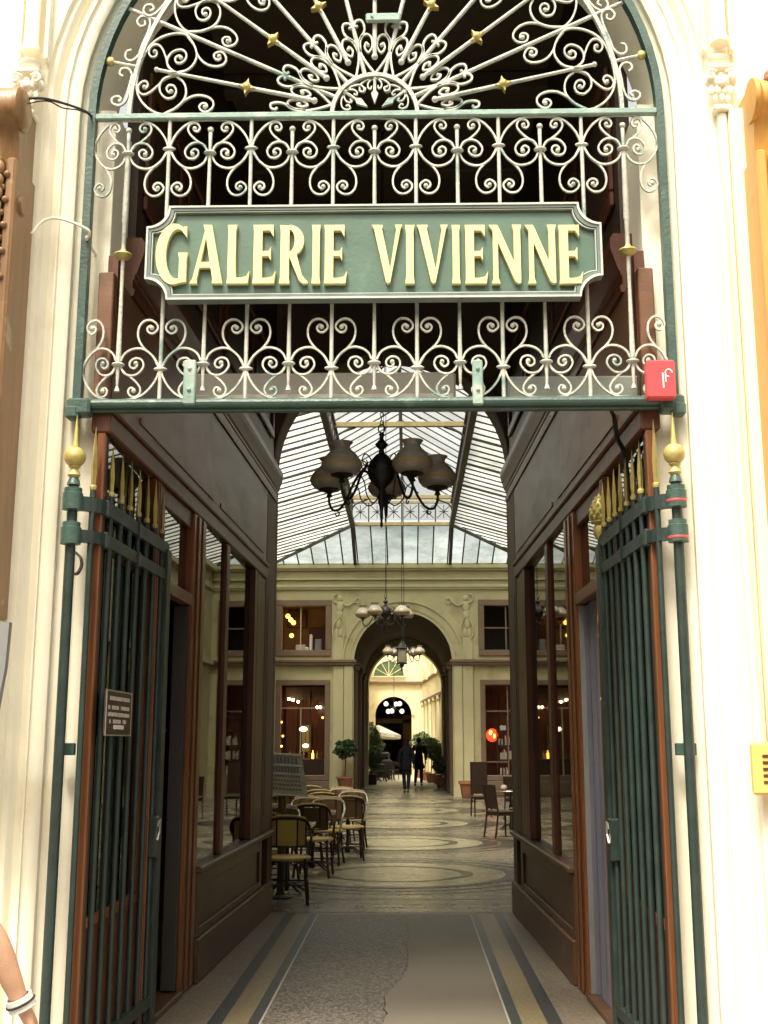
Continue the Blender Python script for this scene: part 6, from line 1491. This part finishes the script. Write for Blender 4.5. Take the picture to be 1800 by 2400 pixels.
# passer-by whose forearm and wrist enter at the lower left
wr = P(47, 2172, Y=3.55); el = P(-14, 2020, Y=3.50); ox, oy = -1.52, 3.45
wl = (wr.x - ox, wr.y - oy, wr.z); e_ = (el.x - ox, el.y - oy, el.z)
pose = dict(legl=(None, (-.09, .03, .49), (-.10, .0, .085), (-.11, .13, .03)), legr=(None, (.09, .02, .49), (.10, -.02, .085), (.11, .11, .03)), arml=((-.25, .0, 1.12), (-.24, .08, .88)), armr=(e_, wl))
t, N, k = person((ox, oy, 0), 0, 1.70, pose, 'passer by in a mauve top with bare arm and white wristwatch, lower left edge')
dress(t, N, k, MAUVE, NAVY, BLACKC, HAIR, False, False)
d = (Vector(wl) - Vector(e_)).normalized(); W0 = Vector(wl) - d * .01; a1 = d.cross(Vector((0, 1, 0))).normalized(); a2 = d.cross(a1)
mb = MB(); ring = []
for (dd, rr) in ((-.018, .030), (-.018, .036), (.018, .037), (.018, .030)):
    ring.append([W0 + d * dd + a1 * (rr * 1.1 * math.cos(q * math.pi / 12)) + a2 * (rr * math.sin(q * math.pi / 12)) for q in range(24)])
vs = [p for r_ in ring for p in r_]; mb.add(vs, [(i * 24 + q, i * 24 + (q + 1) % 24, ((i + 1) % 4) * 24 + (q + 1) % 24, ((i + 1) % 4) * 24 + q) for i in range(4) for q in range(24)])
w_ = mb.build('wristwatch', WHITE, t, True, off=Vector((0, 0, 0)))
mb = MB(); mb.tube([W0 + a1 * (.041 * math.cos(q * math.pi / 12)) + a2 * (.0375 * math.sin(q * math.pi / 12)) for q in range(25)], .0035, 6, False); mb.build('watch_line', CORD, w_, off=Vector((0, 0, 0)))

# ---- buildings across the street (behind the viewer): seen in reflections, and they shade the passage
t = thing('street_building', (0, -11, 0), 'pale stone town house across the street from the arcade', 'building')
mb = MB(); mb.box(-30, 30, -16, -10, 0, 11); mb.build('wall', mat('opposite_stone', (.50, .46, .38), .85), t)
for i in range(-6, 7):
    for z in (1.0, 4.2, 7.4):
        mb = MB(); mb.box(i * 2.6 - .55, i * 2.6 + .55, -10, -9.96, z, z + 2.0); mb.build('window', BLACKC, t)

# ================================================================== LIGHT
w = bpy.data.worlds.new('World'); scn.world = w; w.use_nodes = True
nt = w.node_tree; bg = nt.nodes['Background']; sky = nt.nodes.new('ShaderNodeTexSky'); sky.sky_type = 'NISHITA'; sky.sun_disc = False
SUN_EL, SUN_AZ = R(60), R(-20)      # azimuth measured from the direction behind the viewer, towards the left
sky.sun_elevation = SUN_EL; sky.sun_rotation = math.pi + SUN_AZ * -1; sky.air_density = 1.0; sky.dust_density = 6.0; sky.ozone_density = .6
hs = nt.nodes.new('ShaderNodeHueSaturation'); hs.inputs['Saturation'].default_value = .35
mxs = nt.nodes.new('ShaderNodeMix'); mxs.data_type = 'RGBA'; mxs.blend_type = 'MULTIPLY'; mxs.inputs['Factor'].default_value = 1; mxs.inputs['B'].default_value = (1.0, .95, .83, 1)
nt.links.new(sky.outputs['Color'], hs.inputs['Color']); nt.links.new(hs.outputs['Color'], mxs.inputs['A']); nt.links.new(mxs.outputs['Result'], bg.inputs['Color']); bg.inputs['Strength'].default_value = 0.15
ld = bpy.data.lights.new('sun', 'SUN'); ld.energy = 1.6; ld.angle = R(12); ld.color = (1, .92, .76); lo = bpy.data.objects.new('sun', ld); COL.objects.link(lo)
dirv = Vector((math.sin(SUN_AZ) * math.cos(SUN_EL), -math.cos(SUN_AZ) * math.cos(SUN_EL), math.sin(SUN_EL)))   # towards the sun
lo.rotation_euler = dirv.to_track_quat('Z', 'Y').to_euler(); lo.location = dirv * 30

vs_ = scn.view_settings; vs_.view_transform = 'Standard'; vs_.look = 'None'; vs_.gamma = 1; vs_.exposure = 1.28; vs_.use_curve_mapping = False
scn.cycles.use_denoising = True
scn.cycles.max_bounces = 10; scn.cycles.diffuse_bounces = 6; scn.cycles.glossy_bounces = 4; scn.cycles.transparent_max_bounces = 16; scn.cycles.transmission_bounces = 6
scn.cycles.sample_clamp_indirect = 6; scn.cycles.caustics_reflective = False; scn.cycles.caustics_refractive = False
